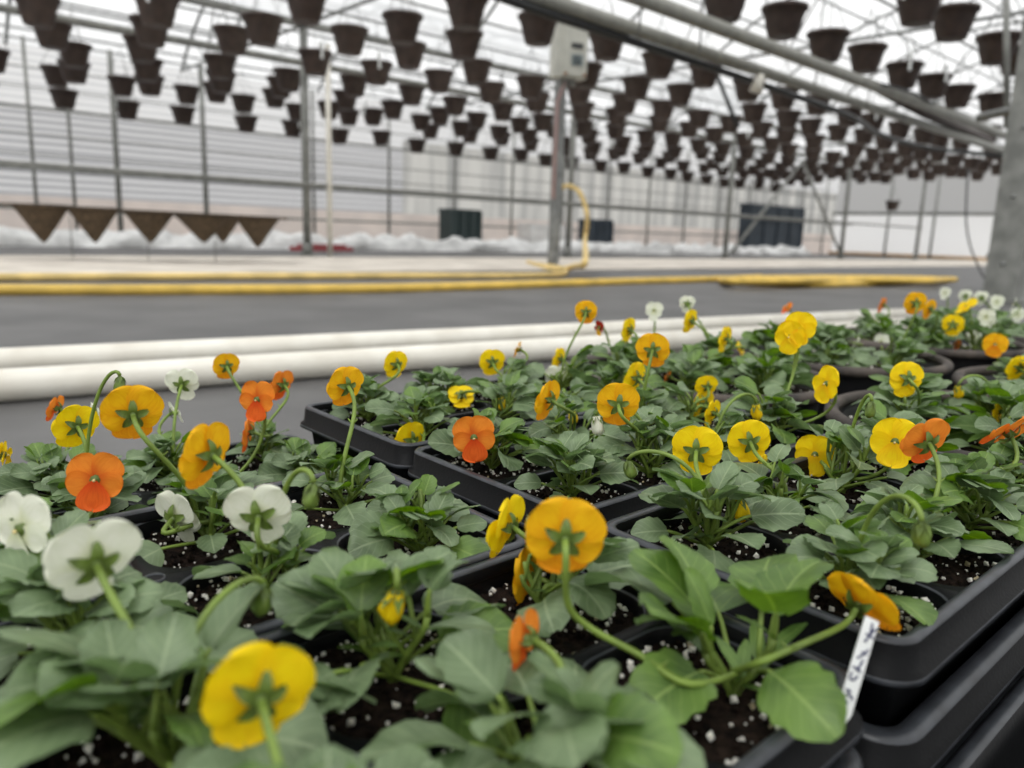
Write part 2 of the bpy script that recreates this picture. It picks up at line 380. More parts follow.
for bi, bay in enumerate(BAYS):
    k = 0; u = -.1
    while u < UB-.5:
        if not (bi == 0 and u < 1):
            d = (k % 2 == 0)
            o = truss(u, bay, d)
            tag(o, ('galvanised arched roof truss with webbing in the ' if d else 'plain galvanised roof hoop in the ')+nb[bi], 'roof truss', 'roof hoops and trusses of the '+nb[bi])
        k += 1; u += 2.15
# purlins along the house
for bi, (v0, v1, zb, rise) in enumerate(BAYS):
    n = 9 if bi < 2 else 7
    for i in range(1, n):
        t = i/n; v = v0+(v1-v0)*t; z = zb-.06+rise*math.sin(PI*t)**.85
        if bi == 0 and i < 4: continue
        mb = MB(); mb.tube([uv(UA, v, z), uv(UB, v, z)], .017, 6)
        tag(mb.obj('roof_purlin', M['galv']), 'thin galvanised purlin running lengthwise under the film of the '+nb[bi], 'purlin', 'purlins of the '+nb[bi])
for v, z, nm in ((1.65, 2.48, 'gutter over the near post'), (8.2, 2.48, 'gutter over the middle post row')):
    mb = MB(); mb.box((0, 0, 0), (UB-UA-.6, .10, .06)); o = mb.obj('roof_gutter', M['galv_dull'], smooth=False)
    o.location = uv((UA+UB)/2, v, z); o.rotation_euler = (0, 0, TH); tag(o, 'long grey metal '+nm, 'gutter')
# beam and rails of the v=8.2 row
def rail(name, u0, v0, z0, u1, v1, z1, r, m, label, cat='rail', group=None):
    mb = MB(); mb.tube([uv(u0, v0, z0), uv(u1, v1, z1)], r, 8); return tag(mb.obj(name, m), label, cat, group)
rail('steel_beam', -5, 8.12, 2.07, 21.35, 8.12, 2.07, .032, M['galv_dull'], 'long grey beam under the hanging pots joining the tops of the far posts', 'beam')
rail('wall_rail', -5, 11.2, .93, 24, 11.2, .93, .026, M['galv_dull'], 'dark horizontal rail in front of the side curtain, upper of the pair')
rail('wall_rail', -5, 8.1, .80, 21.3, 8.1, .80, .02, M['galv_dull'], 'horizontal rail tied across the middle row of posts')
rail('wall_rail', -5, 11.7, .45, 24, 11.7, .45, .018, M['galv_dull'], 'low thin rail along the side wall base')
rail('wall_rail', -5, 11.85, 1.72, 24, 11.85, 1.72, .02, M['galv_dull'], 'rail along the top edge of the ribbed curtain')
rail('wall_rail', 24.3, -5, 1.28, 24.3, 12, 1.28, .05, M['galv_dull'], 'rail across the end wall over its white lower panel')
rail('wall_rail', 24.35, -5, .05, 24.35, 12, .05, .05, M['straw'], 'tan wooden board along the foot of the end wall')
for k_, z_ in enumerate((1.15, 1.4, 1.98, 2.22)):
    rail('side_wire', -5, 11.93, z_, 24, 11.93, z_, .009, M['galv_dull'], 'thin wire stretched along the side wall curtain', 'wire', 'wires along the side wall')
# posts
def post(u, v, z1, r, m, label, square=False, name='steel_post', bolts=0, foot=True, group=None):
    o = empty(name, uv(u, v, 0), TH)
    mb = MB()
    if square: mb.box((0, 0, z1/2), (r*2, r*2, z1))
    else: mb.tube([(0, 0, 0), (0, 0, z1)], r, 12)
    mb.obj('shaft', m, o, smooth=not square)
    if foot:
        mb = MB(); mb.box((0, 0, .012), (r*3.4, r*3.4, .024)); mb.obj('base_plate', m, o, smooth=False)
        mb = MB(); mb.tube([(0, 0, .0), (0, 0, .16)], r*1.35, 12); 
        if not square: mb.obj('sleeve', M['galv_dull'], o)
    for k in range(bolts):
        mb = MB(); mb.tube([(-r-.012, 0, .25+.42*k), (-r+.002, 0, .25+.42*k)], .014, 6); mb.obj('bolt', M['galv'], o)
        mb = MB(); mb.tube([(0, -r-.012, .32+.42*k), (0, -r+.002, .32+.42*k)], .014, 6); mb.obj('bolt', M['galv'], o)
    return tag(o, label, 'post', group)
for u, lb in ((21.38, 'grey steel post farthest right in the far row, at the end of the beam'), (17.2, 'grey steel post second from the right end of the beam'),
              (12.6, 'grey steel post with two slanting braces at its sides'), (8.42, 'grey steel post right behind the post that carries the box'),
              (4.18, 'tall grey steel post standing left of centre beyond the floor'), (-.1, 'steel post at the far left end of the middle row')):
    post(u, 8.2, 2.44, .045, M['galv_dull'], lb)
p = atv(330, 245, 8.1)
post(p.dot(U), p.dot(V), 2.3, .03, M['pvc'], 'slim white pipe standing right beside the tall grey post', name='white_standpipe', foot=False)
for x, lb in ((40, 'thin side wall post nearest the left edge of the photo'), (78, 'thin side wall post above the first coir cone'), (122, 'side wall post behind the second and third cone'), (208, 'side wall post behind the fourth coir cone')):
    p = atv(x, 245, 11.5); post(p.dot(U), 11.5, 2.5, .035 if x > 100 else .022, M['galv_dull'], lb, foot=False)
u = 6.2; k = 0
while u < 24:
    post(u, 11.9, 2.5, .024, M['galv_dull'], 'thin upright pipe of the side wall frame right of the tall grey post', foot=False, group='side wall uprights'); u += 1.45
for v in (10.2, 8.9, 7.2, 4.6, 2.2):
    post(24.2, v, 2.5, .035, M['galv_dull'], 'thin upright pipe of the end wall frame', foot=False, group='end wall uprights')
# braces at u 12.6
def brace(u0, z0, u1, z1, lb):
    mb = MB(); mb.tube([uv(u0, 8.15, z0), uv(u1, 8.15, z1)], .028, 8); tag(mb.obj('diagonal_brace', M['galv_dull']), lb, 'brace')
brace(12.7, .1, 15.0, 1.95, 'slanting brace pipe rising right from the foot of the braced post')
brace(17.1, .1, 15.0, 1.95, 'slanting brace pipe dropping right to the foot of the next post')
# mid post with control box
pb = at(553, 266, .012); pm = post(pb.dot(U), pb.dot(V), 2.44, .043, M['galv'], 'bright grey steel post that carries the grey control box', square=True)
bx = atd(569, 47, (pb-CAM).dot(fw)*.915)
o = empty('control_box', bx, math.radians(20))
mb = MB(); mb.box((0, 0, 0), (.33, .15, .58)); mb.obj('housing', M['box'], o, smooth=False)
mb = MB(); mb.box((.035, -.078, 0), (.25, .012, .54)); mb.obj('lid', M['box'], o, smooth=False)
mb = MB(); mb.box((.05, -.088, .0), (.12, .01, .045)); mb.obj('slot', M['dark'], o, smooth=False)
mb = MB(); mb.box((.055, -.088, -.13), (.12, .008, .1)); wd = mb.obj('meter_window', M['screen'], o, smooth=False)
mb = MB()
for k, x in enumerate((.02, .05, .075)): mb.box((x, -.095, -.13), (.012, .004, .075))
mb.box((.0625, -.095, -.16), (.05, .004, .01)); mb.obj('meter_mark', M['dark'], wd, smooth=False)
for x, z in ((-.06, -.26), (.14, -.26)):
    mb = MB(); mb.tube([(x, -.09, z), (x, -.07, z)], .016, 8); mb.obj('screw', M['rust'], o)
for k in range(3):
    mb = MB(); x = -.06+.06*k; mb.tube([(x, 0, -.29), (x, 0, -.36)], .022, 8); mb.obj('cable_gland', M['galv'], o)
tag(o, 'grey enamel control box with dark slot and small meter window on the bright post', 'electrical box')
bz = bx+Vector((0, 0, .29))
for k in range(4):
    mb = MB(); a = bx+rt*(-.12+.035*k)+Vector((0, 0, .28)); b = a+Vector((.02*(k-1), .05, .55)); mb.tube(bez(a, a+Vector((0, 0, .2)), b-Vector((.03, 0, .2)), b), .01, 6)
    tag(mb.obj('conduit', M['galv_dull']), 'thin grey conduit rising from the top of the control box', 'conduit', 'conduits above the control box')
mb = MB(); a = bx+Vector((-.03, -.02, -.33)); b = Vector((pb.x-.03, pb.y-.09, .7)); mb.tube([a, Vector((pb.x-.03, pb.y-.09, a.z-.15)), b], .018, 8)
tag(mb.obj('pipe_riser', mat('pinkish_pipe', (190, 160, 158), .5)), 'pinkish thin pipe running down the post below the control box', 'pipe')
# big right post with cross arm and hanging wire
pr_ = at(1002, 302, 0)
post(pr_.dot(U), pr_.dot(V), 2.46, .094, M['galv_dull'], 'big grey square steel post near the right edge, with bolts up its side', square=True, bolts=5)
mb = MB(); a = atd(978, 118, 5.3); b = atd(1090, 92, 4.7); mb.tube([a, b], .03, 8); tag(mb.obj('cross_arm', M['galv']), 'grey pipe arm clamped across the big right post', 'pipe')
mb = MB(); a = atd(1006, -60, 5.45); b = atd(1007, 128, 5.5); mb.tube([a, b], .022, 8); tag(mb.obj('downpipe', M['galv_dull']), 'thin dark upright pipe just left of the top of the big post', 'pipe')
# feed pipes overhead
zt = CAMZ+1.42
def longpipe(p0, p1, r, m, nm, lb, z=zt):
    a = at(*p0, z); b = at(*p1, z); d = (a-b).normalized(); mb = MB(); mb.tube([a+d*4, b], r, 12); return tag(mb.obj(nm, m), lb, 'pipe')
longpipe((540, -2), (1003, 151), .049, M['pipe'], 'overhead_pipe', 'thick grey overhead pipe ending at the big post, lower of the two')
longpipe((640, -2), (1012, 138), .049, M['pipe'], 'overhead_pipe', 'thick grey overhead pipe right of the first, upper of the two')
a = at(500, -6, zt-.06)
pts = [at(x, y, zt-.07) for x, y in ((430, -32), (520, 4), (640, 44), (760, 84), (850, 116), (880, 134), (930, 148), (1003, 156))]
mb = MB(); mb.tube(catmull(pts, 6), .030, 8); tag(mb.obj('overhead_cable', M['rubber']), 'black hose strapped under the lower overhead pipe', 'hose')
pts = [at(x, y, zt+.02) for x, y in ((800, 54), (828, 70), (850, 74), (872, 82), (890, 86), (915, 94), (940, 108), (975, 122))]
mb = MB(); mb.tube(catmull(pts, 6), .014, 6); tag(mb.obj('looped_wire', M['rubber']), 'thin dark cord looping over the upper overhead pipe', 'cord')
mb = MB(); mb.tube([at(880, 92, zt+.12), at(925, 112, zt+.1), at(990, 141, zt+.1)], [.03, .07, .05], 10); tag(mb.obj('rolled_cloth', M['pot']), 'brown roll of shade cloth lying between the two overhead pipes', 'shade cloth')
p = at(760, 82, zt-.1)
mb = MB(); mb.tube([p+Vector((0, 0, .06)), p-Vector((.03, 0, .08))], [.035, .055], 12); tag(mb.obj('float_drum', M['pvc']), 'white plastic cap hanging on the lower overhead pipe', 'fitting')
p = atd(716, 92, 9.5); q = atd(738, 128, 9.5); mb = MB(); mb.tube([atd(717, 75, 9.5), q], .028, 8); tag(mb.obj('slanting_pipe', M['rubber']), 'short dark pipe slanting among the pots above the braced post', 'pipe')
for k, (x, y) in enumerate(((640, 22), (700, 44), (816, 78), (868, 100), (905, 116))):
    p = at(x, y, zt); mb = MB(); mb.tube([p+Vector((0, 0, -.07)), p+Vector((0, 0, .8))], .007, 6)
    tag(mb.obj('pipe_hanger', M['galv']), 'thin rod holding the overhead pipes to the roof', 'hanger', 'rods of the overhead pipes')
mb = MB(); pts = [atd(968, 168, 7.5), atd(966, 215, 7.5), atd(970, 245, 7.5), atd(980, 270, 7.4), atd(987, 292, 7.3)]; pts[-1].z = .01
mb.tube(catmull(pts, 6), .009, 6); tag(mb.obj('hanging_wire', M['rubber']), 'thin dark wire hanging down left of the big post', 'wire')
# bucket behind the big post
p = at(995, 288, 0); o = empty('bucket', p)
hb = .30; rb = .085
mb = MB(); mb.lathe([(0, .0), (rb*.86, 0), (rb, hb), (0, hb)], n=24); mb.obj('body', M['pvc'], o)
mb = MB(); mb.lathe([(rb*1.15, hb-.05), (rb*1.18, hb-.02), (rb*1.18, hb), (0, hb+.005)], n=24); mb.obj('lid', M['rubber'], o)
mb = MB(); mb.lathe([(rb*.9, -.0), (rb*.93, .035), (rb*.5, .036)], n=24); mb.obj('base', M['rubber'], o)
mb = MB(); mb.lathe([(rb*.93, .09), (rb*.985, .22)], n=24); mb.obj('printed_label', M['blue_print'], o)
tag(o, 'white bucket with black lid and blue label behind the big right post', 'bucket')
p = at(1035, 286, 0); mb = MB(); mb.box((0, 0, .17), (.3, .2, .03)); mb.box((0, 0, .02), (.3, .2, .03))
for sx in (-1, 1):
    for sy in (-1, 1): mb.box((sx*.13, sy*.08, .09), (.03, .03, .15))
o = mb.obj('low_stand', M['rubber'], smooth=False); o.location = p+Vector((0, .3, 0)); tag(o, 'low black stand at the right edge behind the big post', 'stand')

# ------------------------------------------------------------------ hoses on the floor
def hose(pts, r, m, nm, lb, n=10):
    mb = MB(); mb.tube(catmull([Vector(p) for p in pts], n), r, 8); return tag(mb.obj(nm, m), lb, 'hose')
r = .021
hose([at(x, y, r) for x, y in ((-120, 279), (0, 277.5), (200, 276.5), (400, 276), (500, 276), (555, 275), (566, 272), (560, 268), (535, 264), (528, 262), (540, 266), (556, 270))]+
     [at(575, 266, .08), at(585, 262, .16)]+[atd(585, 240, 8.15), atd(587, 215, 8.1), atd(580, 193, 8.1), atd(570, 186, 8.2), atd(562, 187, 8.3)],
     .024, M['hose2'], 'yellow_hose', 'pale yellow hose on the floor that loops up to the bright grey post')
hose([at(x, y, r) for x, y in ((-120, 291), (0, 290), (150, 290), (350, 289), (480, 286), (560, 283.5), (640, 281), (720, 279), (760, 277))], .026, M['hose'], 'yellow_hose', 'yellow hose lying nearest on the grey floor from the left edge')
pts = []
for t in range(4):
    pts += [(720+4*t, 281), (790, 284-1.2*t+.5), (860, 284-1.5*t), (930, 281), (955-8*t, 279), (900, 277.5+.4*t), (820, 277+.5*t), (740, 278+.3*t)]
hose([at(x, y, r+.012*(i//8)) for i, (x, y) in enumerate(pts)], .022, M['hose'], 'coiled_hose', 'long flattened coil of yellow hose on the floor at right', 6)

# white PVC pipes
def pvc(x0, y0, x1, y1, lb, r, ext):
    a = at(x0, y0, r); b = at(x1, y1, r); a.z = b.z = r; d = (a-b).normalized()
    mb = MB(); mb.tube([a+d*1.0, b-d*ext], r, 24); o = mb.obj('white_pipe', M['pvc'])
    tag(o, lb, 'pipe'); return o
pvc(0, 362, 730, 324, 'white plastic pipe lying on the floor, the farther of the two', .030, 1.2)
pvc(0, 385.5, 730, 337, 'white plastic pipe lying on the floor, the nearer of the two', .031, 1.0)

# ------------------------------------------------------------------ far things
def farbox(x0, x1, ytop, v, z0, m, nm, lb, cat, dep=.35, ribs=0, extra=None):
    a = atv(x0, ytop, v); b = atv(x1, ytop, v); h = (a.z+b.z)/2
    L = (b-a).dot(U); o = empty(nm, uv((a.dot(U)+b.dot(U))/2, v, z0), TH)
    h -= z0
    mb = MB(); mb.box((0, dep/2, h/2), (L, dep, h)); mb.obj('body', m, o, smooth=False)
    if ribs:
        mb = MB()
        for k in range(ribs+1): mb.box((-L/2+L*k/ribs, -.02, h/2), (.05, .04, h))
        mb.obj('rib', m, o, smooth=False)
    mb = MB(); mb.box((0, dep/2, h), (L*1.05, dep*1.05, .06)); mb.obj('lid', extra or m, o, smooth=False)
    return tag(o, lb, cat)
farbox(451, 480, 211, 11.28, 0, M['green_bin'], 'green_bin', 'dark green bin against the side wall left of the bright post', 'bin', ribs=3)
farbox(591, 612, 221, 11.28, 0, M['slate'], 'dark_crate', 'dark crate standing right of the white stacked trays by the side wall', 'crate', ribs=3)
farbox(752, 804, 207, 11.28, 0, M['slate'], 'dark_cabinet', 'large dark slate cabinet with upright ribs near the far corner', 'cabinet', ribs=4)
o = None
a = atv(531, 222, 11.2); b = atv(574, 222, 11.2); L = (b-a).dot(U); h = .5*(a.z+b.z)
o = empty('stacked_white_trays', uv((a.dot(U)+b.dot(U))/2, 11.2, 0), TH)
mb = MB()
for k in range(9): mb.box((0, .2, .06+k*(h-.08)/9), (L*(0.98 if k % 2 else 1), .36, (h-.08)/9*.8))
mb.obj('body', M['white_plastic'], o, smooth=False); mb = MB(); mb.box((0, .2, .015), (L, .36, .03)); mb.obj('pallet', M['dark'], o, smooth=False)
tag(o, 'white stacked goods with pale blue bands on a pallet behind the bright post', 'stack')
# crumpled white plastic along the wall foot
rr = random.Random(3); mb = MB(); n = 150; ring = 8; vs = []; fs = []
for i in range(n):
    u_ = -1+i*.145
    for k in range(ring):
        a = PI*k/(ring-1); rad = .13+.11*noise.noise(Vector((u_*2.1, k*.7, 1)))+.05*noise.noise(Vector((u_*7, k, 4)))
        vs.append(uv(u_, 10.9-math.cos(a)*rad*1.4, max(.0, math.sin(a)*rad*1.5)))
for i in range(n-1):
    for k in range(ring-1): fs.append((i*ring+k, i*ring+k+1, (i+1)*ring+k+1, (i+1)*ring+k))
mb.add(vs, fs); tag(mb.obj('white_sheeting', M['white_plastic']), 'crumpled white plastic sheeting bunched along the foot of the side wall', 'plastic sheeting', kind='stuff')
p = atv(322, 246, 10.2); mb = MB(); mb.box((0, 0, .03), (.9, .2, .06)); mb.box((0, 0, .08), (.7, .15, .03)); o = mb.obj('red_trough', M['red'], smooth=False); o.location = (p.x, p.y, 0); o.rotation_euler = (0, 0, TH); tag(o, 'low dull red trough by the foot of the tall grey post', 'trough')

# coir cones in their rail
cone_px = [(-14, 22, 200, 240, 'cut by the left edge of the photo'), (41, 54, 202, 243, 'second from the left edge'), (93, 50, 205, 243, 'third from the left, right of a matching one'),
           (149, 50, 209, 243, 'middle one of the row'), (203, 56, 212, 243, 'overlapping a darker cone behind'), (257, 46, 214, 248, 'farthest right of the row'), (222, 40, 213, 243, 'shaded behind its two neighbours')]
D0 = 5.9; tops = []
for k, (x, wd_, yt, yb, lb) in enumerate(cone_px):
    dep = D0+.12*k if k < 6 else 7.1
    top = atd(x, yt+3, dep); bot = atd(x, yb, dep); hh = top.z-bot.z; rad = wd_/2*dep/FP
    o = empty('coir_basket', (top.x, top.y, bot.z))
    mb = MB(); n = 28; vs = []; fs = []; pr2 = [(.02, 0), (.18, .12), (.5, .48), (.8, .82), (1, 1), (.94, 1.01), (.7, .75), (.1, .15)]
    for i, (q, z) in enumerate(pr2):
        for j in range(n):
            a = 2*PI*j/n; nn = 1+.05*noise.noise(Vector((math.cos(a)*2+k, math.sin(a)*2, z*4)))
            vs.append(Vector((q*rad*nn*math.cos(a), q*rad*nn*math.sin(a), z*hh)))
    for i in range(len(pr2)-1):
        for j in range(n): fs.append((i*n+j, i*n+(j+1) % n, (i+1)*n+(j+1) % n, (i+1)*n+j))
    mb.add(vs, fs); mb.obj('fibre_cone', M['coir'], o)
    mb = MB(); mb.tube([(rad*1.02*math.cos(2*PI*j/24), rad*1.02*math.sin(2*PI*j/24), hh) for j in range(25)], .008, 6, cap=False); mb.obj('wire_rim', M['rubber'], o)
    tag(o, 'brown coir cone basket hanging point down, '+lb, 'basket', 'row of coir cone baskets'); tops.append((top, rad))
a = tops[0][0].copy(); b = tops[5][0].copy(); d = (b-a).normalized(); nrm = Vector((-d.y, d.x, 0))
o = empty('basket_rack', a)
mb = MB(); off = nrm*.02
mb.tube([-d*1.0+nrm*.25, (b-a)+d*.25+nrm*.25], .012, 8); mb.tube([-d*1.0-nrm*.24, (b-a)+d*.25-nrm*.24], .006, 8); mb.obj('rack_rail', M['coir'], o)
for s in (.26, .55, .82):
    q = (b-a)*s+nrm*.25; mb = MB(); mb.tube([q, Vector((q.x, q.y, -a.z))], .004, 8); mb.obj('leg', M['galv_dull'], o)
tag(o, 'thin rail rack carrying the row of coir cones', 'rack')

# ------------------------------------------------------------------ hanging pots
def pot_proto():
    o = empty('hanging_pot', (0, 0, 0))
    mb = MB(); H = .225; n = 24
    def lp(r, z, sq):
        return [Vector((r*math.cos(2*PI*k/n)*(1+sq*abs(math.sin(4*PI*k/n))), r*math.sin(2*PI*k/n)*(1+sq*abs(math.sin(4*PI*k/n))), z)) for k in range(n)]
    mb.loops([lp(.092, -H, .08), lp(.10, -H+.01, .08), lp(.118, -H*.66, .08), lp(.122, -H*.64, .08), lp(.134, -H*.36, .06), lp(.139, -H*.34, .06), lp(.152, -.03, .04), lp(.168, -.03, .03), lp(.171, 0, .03), lp(.160, 0, .03), lp(.145, -.05, .03), lp(.09, -H+.012, .06)], cap_last=True)
    vs = lp(.092, -H, .08); mb.add(vs, [tuple(range(n))[::-1]])
    mb.obj('pot_body', M['pot'], o)
    mb = MB()
    for k in range(3):
        a = 2*PI*k/3+.3; mb.tube([(.16*math.cos(a), .16*math.sin(a), -.01), (.03*math.cos(a), .03*math.sin(a), .26), (0, 0, .30)], .0035, 5)
    mb.tube([(0, 0, .30), (0, 0, .40)], .004, 5); mb.obj('hanger', M['galv'], o)
    return o
def strap(o, seed):
    rr = random.Random(seed); a = rr.uniform(0, 6); mb = MB(); c, s = math.cos(a), math.sin(a)
    pts = [(.12*c, .12*s, -.02), (.17*c, .17*s, .07), (.20*c, .20*s, .03), (.20*c, .20*s, -.1)]
    q = catmull(pts, 5); t = Vector((-s, c, 0))*.014
    mb.add([p+t for p in q]+[p-t for p in q], [(i, i+1, len(q)+i+1, len(q)+i) for i in range(len(q)-1)])
    mb.obj('white_strap', M['tag'], o)
proto = pot_proto(); proto2 = pot_proto(); strap(proto2, 1); proto3 = pot_proto(); strap(proto3, 5)
used = set(); rr = random.Random(11); np_ = 0
rows = [(2.47, 5.9), (3.40, 5.66), (4.98, 5.45), (5.82, 5.37), (6.68, 5.38), (7.55, 5.53), (8.60, 5.01), (9.40, 5.30), (10.3, 4.8), (11.0, 4.7), (11.6, 4.9)]
cands = []
for ri, (v, ph) in enumerate(rows):
    for k in range(-8, 24):
        u = ph+.79*k+rr.uniform(-.06, .06); z = CAMZ+1.75+rr.uniform(-.035, .035)-(.17 if ri == 10 else 0)
        if ri < 2 and u > 10.9: continue
        if u > 20.5: continue
        if rr.random() < .04 : continue
        if (uv(u, v, z)-bx).length < .52: continue
        P = uv(u, v+rr.uniform(-.05, .05), z); x, y, dd = proj(P)
        if dd < 1 or x < -25 or x > 1045 or y < -25: continue
        cands.append((dd, P, ri))
# more rows on the far right, under the far end of the first bay
for v in (2.6, 3.4, 4.2):
    for k in range(10):
        P = uv(13+k*.8, v, CAMZ+1.75); x, y, dd = proj(P)
        if x < 1000: cands.append((dd, P, 2))
cands.sort(key=lambda c: c[0]); cands = cands[:296]
first = {0: proto, 1: proto2, 2: proto3}
for dd, P, ri in cands:
    kx = rr.choice((0, 0, 0, 1, 2))
    if kx in first: o = first.pop(kx)
    else: o = copy_tree((proto, proto2, proto3)[kx])
    o.location = P; o.rotation_euler = (0, 0, rr.uniform(0, 6))
    if ri < 2: tag(o, 'empty brown plastic hanging pot in the near rows right of the thick overhead pipes', 'hanging pot', 'pots right of the overhead pipes')
    else: tag(o, 'empty dark brown plastic pot hanging in the long rows left of the overhead pipes', 'hanging pot', 'rows of pots under the roof')
o = copy_tree(proto); o.location = atu(893, 201, 19.5); o.rotation_euler = (0, 0, 1)
tag(o, 'single dark pot hanging much lower than all others before the end wall', 'hanging pot')
for ri, (v, ph) in enumerate(rows):
    rail('pot_line', UA+.3, v, CAMZ+2.15, 10.9 if ri < 2 else 20.6, v, CAMZ+2.15, .014, M['galv'], 'thin pipe under the roof that the hanging pots hook onto', 'pipe', 'pipes the pots hang from')

# ------------------------------------------------------------------ trays
RIM = .185
TL, TW, PITCHC = .33, .165, .08
def rrect(x0, x1, y0, y1, r, z, n=8):
    o = []
    for cx, cy, a0 in ((x1-r, y1-r, 0), (x0+r, y1-r, PI/2), (x0+r, y0+r, PI), (x1-r, y0+r, 1.5*PI)):
        for k in range(n): a = a0+PI/2*k/(n-1); o.append(Vector((cx+r*math.cos(a), cy+r*math.sin(a), z)))
    return o
def trim_loop(ins, z, r=.014): return rrect(ins, TL-ins, ins, TW-ins, max(.004, r-ins), z)
def cell_loops(cx, cy, hs):
    """square outline and rounded hole outlines with matching vertices"""
    n = 8; hole = rrect(-hs, hs, -hs, hs, .020, 0, n); sq = []
    for p in hole:
        m_ = max(abs(p.x), abs(p.y)); sq.append(Vector((p.x/m_, p.y/m_, 0))*(PITCHC/2))
    return sq, hole
def tray_mesh():
    mb = MB()
    mb.loops([trim_loop(.007, -.0062), trim_loop(.006, -.001), trim_loop(.0045, 0), trim_loop(.001, 0), trim_loop(0, -.0015), trim_loop(-.0012, -.0135), trim_loop(-.0042, -.0150), trim_loop(-.0046, -.0175), trim_loop(-.0030, -.0178), trim_loop(.003, -.016), trim_loop(.005, -.02), trim_loop(.011, -.064)],
             mis=[0, 1, 1, 1, 0, 0, 1, 1, 0, 0, 0], cap_last=True)
    for i in range(4):
        for j in range(2):
            cx = .005+.04+.08*i; cy = .0025+.04+.08*j; sq, hole = cell_loops(cx, cy, .0362); c = Vector((cx, cy, 0))
            def at_(l, s, z): return [c+Vector((p.x*s, p.y*s, z)) for p in l]
            mb.loops([at_(sq, 1, -.006), at_(hole, 1.02, -.006), at_(hole, 1, -.0068), at_(hole, .97, -.010), at_(hole, .80, -.056)], mis=[0, 1, 0, 0], cap_last=True)
    for i in range(1, 4):
        c = Vector((.005+.08*i, .0825, -.0058)); mb.lathe([(.0052, 0), (.0050, .0009), (.0042, .0010), (.0040, -.0)], c, 16, mi=1)
        mb.add([c+Vector((.004*math.cos(a), .004*math.sin(a), .0002)) for a in [2*PI*k/16 for k in range(16)]], [tuple(range(16))], 2)
    return mb.mesh('cell_tray', [M['tray'], M['tray_edge'], M['hole_shade']])
M['hole_shade'] = mat('drain_hole_shade', (6, 6, 7), .9)  # flat black disc, the shade inside each drain hole painted on
def carrier_mesh():
    mb = MB()
    mb.loops([trim_loop(.012, -.060), trim_loop(.006, -.012), trim_loop(.003, 0), trim_loop(-.003, 0), trim_loop(-.006, -.002), trim_loop(-.007, -.013), trim_loop(-.010, -.0145), trim_loop(-.010, -.0165), trim_loop(-.001, -.016), trim_loop(.010, -.0645)],
             mis=[0, 0, 1, 1, 0, 0, 1, 0, 0], cap_last=True)
    mb.add(trim_loop(.012, -.060), [tuple(range(32))])
    return mb.mesh('carrier_tray', [M['tray'], M['tray_edge']])
TRAY = tray_mesh(); CARR = carrier_mesh()
def soil_mesh(seed):
    mb = MB(); n = 12
    for i in range(4):
        for j in range(2):
            cx = .045+.08*i; cy = .0425+.08*j; vs = []; fs = []
            for a in range(n+1):
                for b in range(n+1):
                    x = (a/n*2-1); y = (b/n*2-1)
                    # keep inside the rounded cell
                    q = max(1, (abs(x)**4+abs(y)**4)**.25*1.02); x1, y1 = x/q*.0352, y/q*.0352
                    z = -.0135+.003*noise.noise(Vector((cx*60+x*2.5+seed*9, cy*60+y*2.5, 0)))+.0016*noise.noise(Vector((cx*300+x*9, y*9, seed)))
                    vs.append(Vector((cx+x1, cy+y1, z)))
            for a in range(n):
                for b in range(n): k = a*(n+1)+b; fs.append((k, k+n+1, k+n+2, k+1))
            mb.add(vs, fs)
            for k in range(150):
                a = rr.uniform(0, 2*PI); r_ = math.sqrt(rr.random())*.034; x = max(-.033, min(.033, r_*math.cos(a)*1.2)); y = max(-.033, min(.033, r_*math.sin(a)*1.2))
                mb.blob((cx+x, cy+y, -.0125+rr.uniform(-.001, .001)), rr.uniform(.0006, .0022), k+seed*999)
    return mb.mesh('potting_soil', M['soil'])
def perl_mesh(seed):
    mb = MB(); r2 = random.Random(seed)
    for i in range(4):
        for j in range(2):
            cx = .045+.08*i; cy = .0425+.08*j
            for k in range(120):
                a = r2.uniform(0, 2*PI); q = r2.random()**.4*.034; x = max(-.033, min(.033, q*math.cos(a)*1.25)); y = max(-.033, min(.033, q*math.sin(a)*1.25))
                mb.blob((cx+x, cy+y, -.0118+r2.uniform(-.001, .001)), r2.choice((.0006, .0007, .0009, .0010, .0013, .0018))*r2.uniform(.8, 1.15), k+seed, 1 if r2.random() < .06 else 0)
    return mb.mesh('perlite', [M['perlite'], M['stone']], smooth=False)
SOILS = [soil_mesh(1), soil_mesh(2)]; PERLS = [perl_mesh(1), perl_mesh(2), perl_mesh(3)]
P2 = lambda x, y: Vector((x, y, 0))
TRAYS = {  # corner nearest the aisle gap, direction along U, rim height, words
 'F': (P2(.158, .277), 1, RIM, 'right-hand tray with the bare black corner', 'right-hand tray'),
 'C': (P2(.134, .2565), -1, RIM, 'nearest tray along the bottom edge', 'nearest tray'),
 'B': (P2(.017, .377), -1, RIM, 'second nearest tray on the left', 'second nearest left tray'),
 'A': (P2(-.100, .592), -1, RIM-.04, 'sunken tray at left before the pipes', 'sunken left tray'),
 'E': (P2(.036, .413), 1, RIM, 'middle tray behind the right-hand one', 'middle tray'),
 'G': (P2(-.077, .541), 1, RIM, 'rear middle tray close to the white pipes', 'rear middle tray'),
}
tm = {}
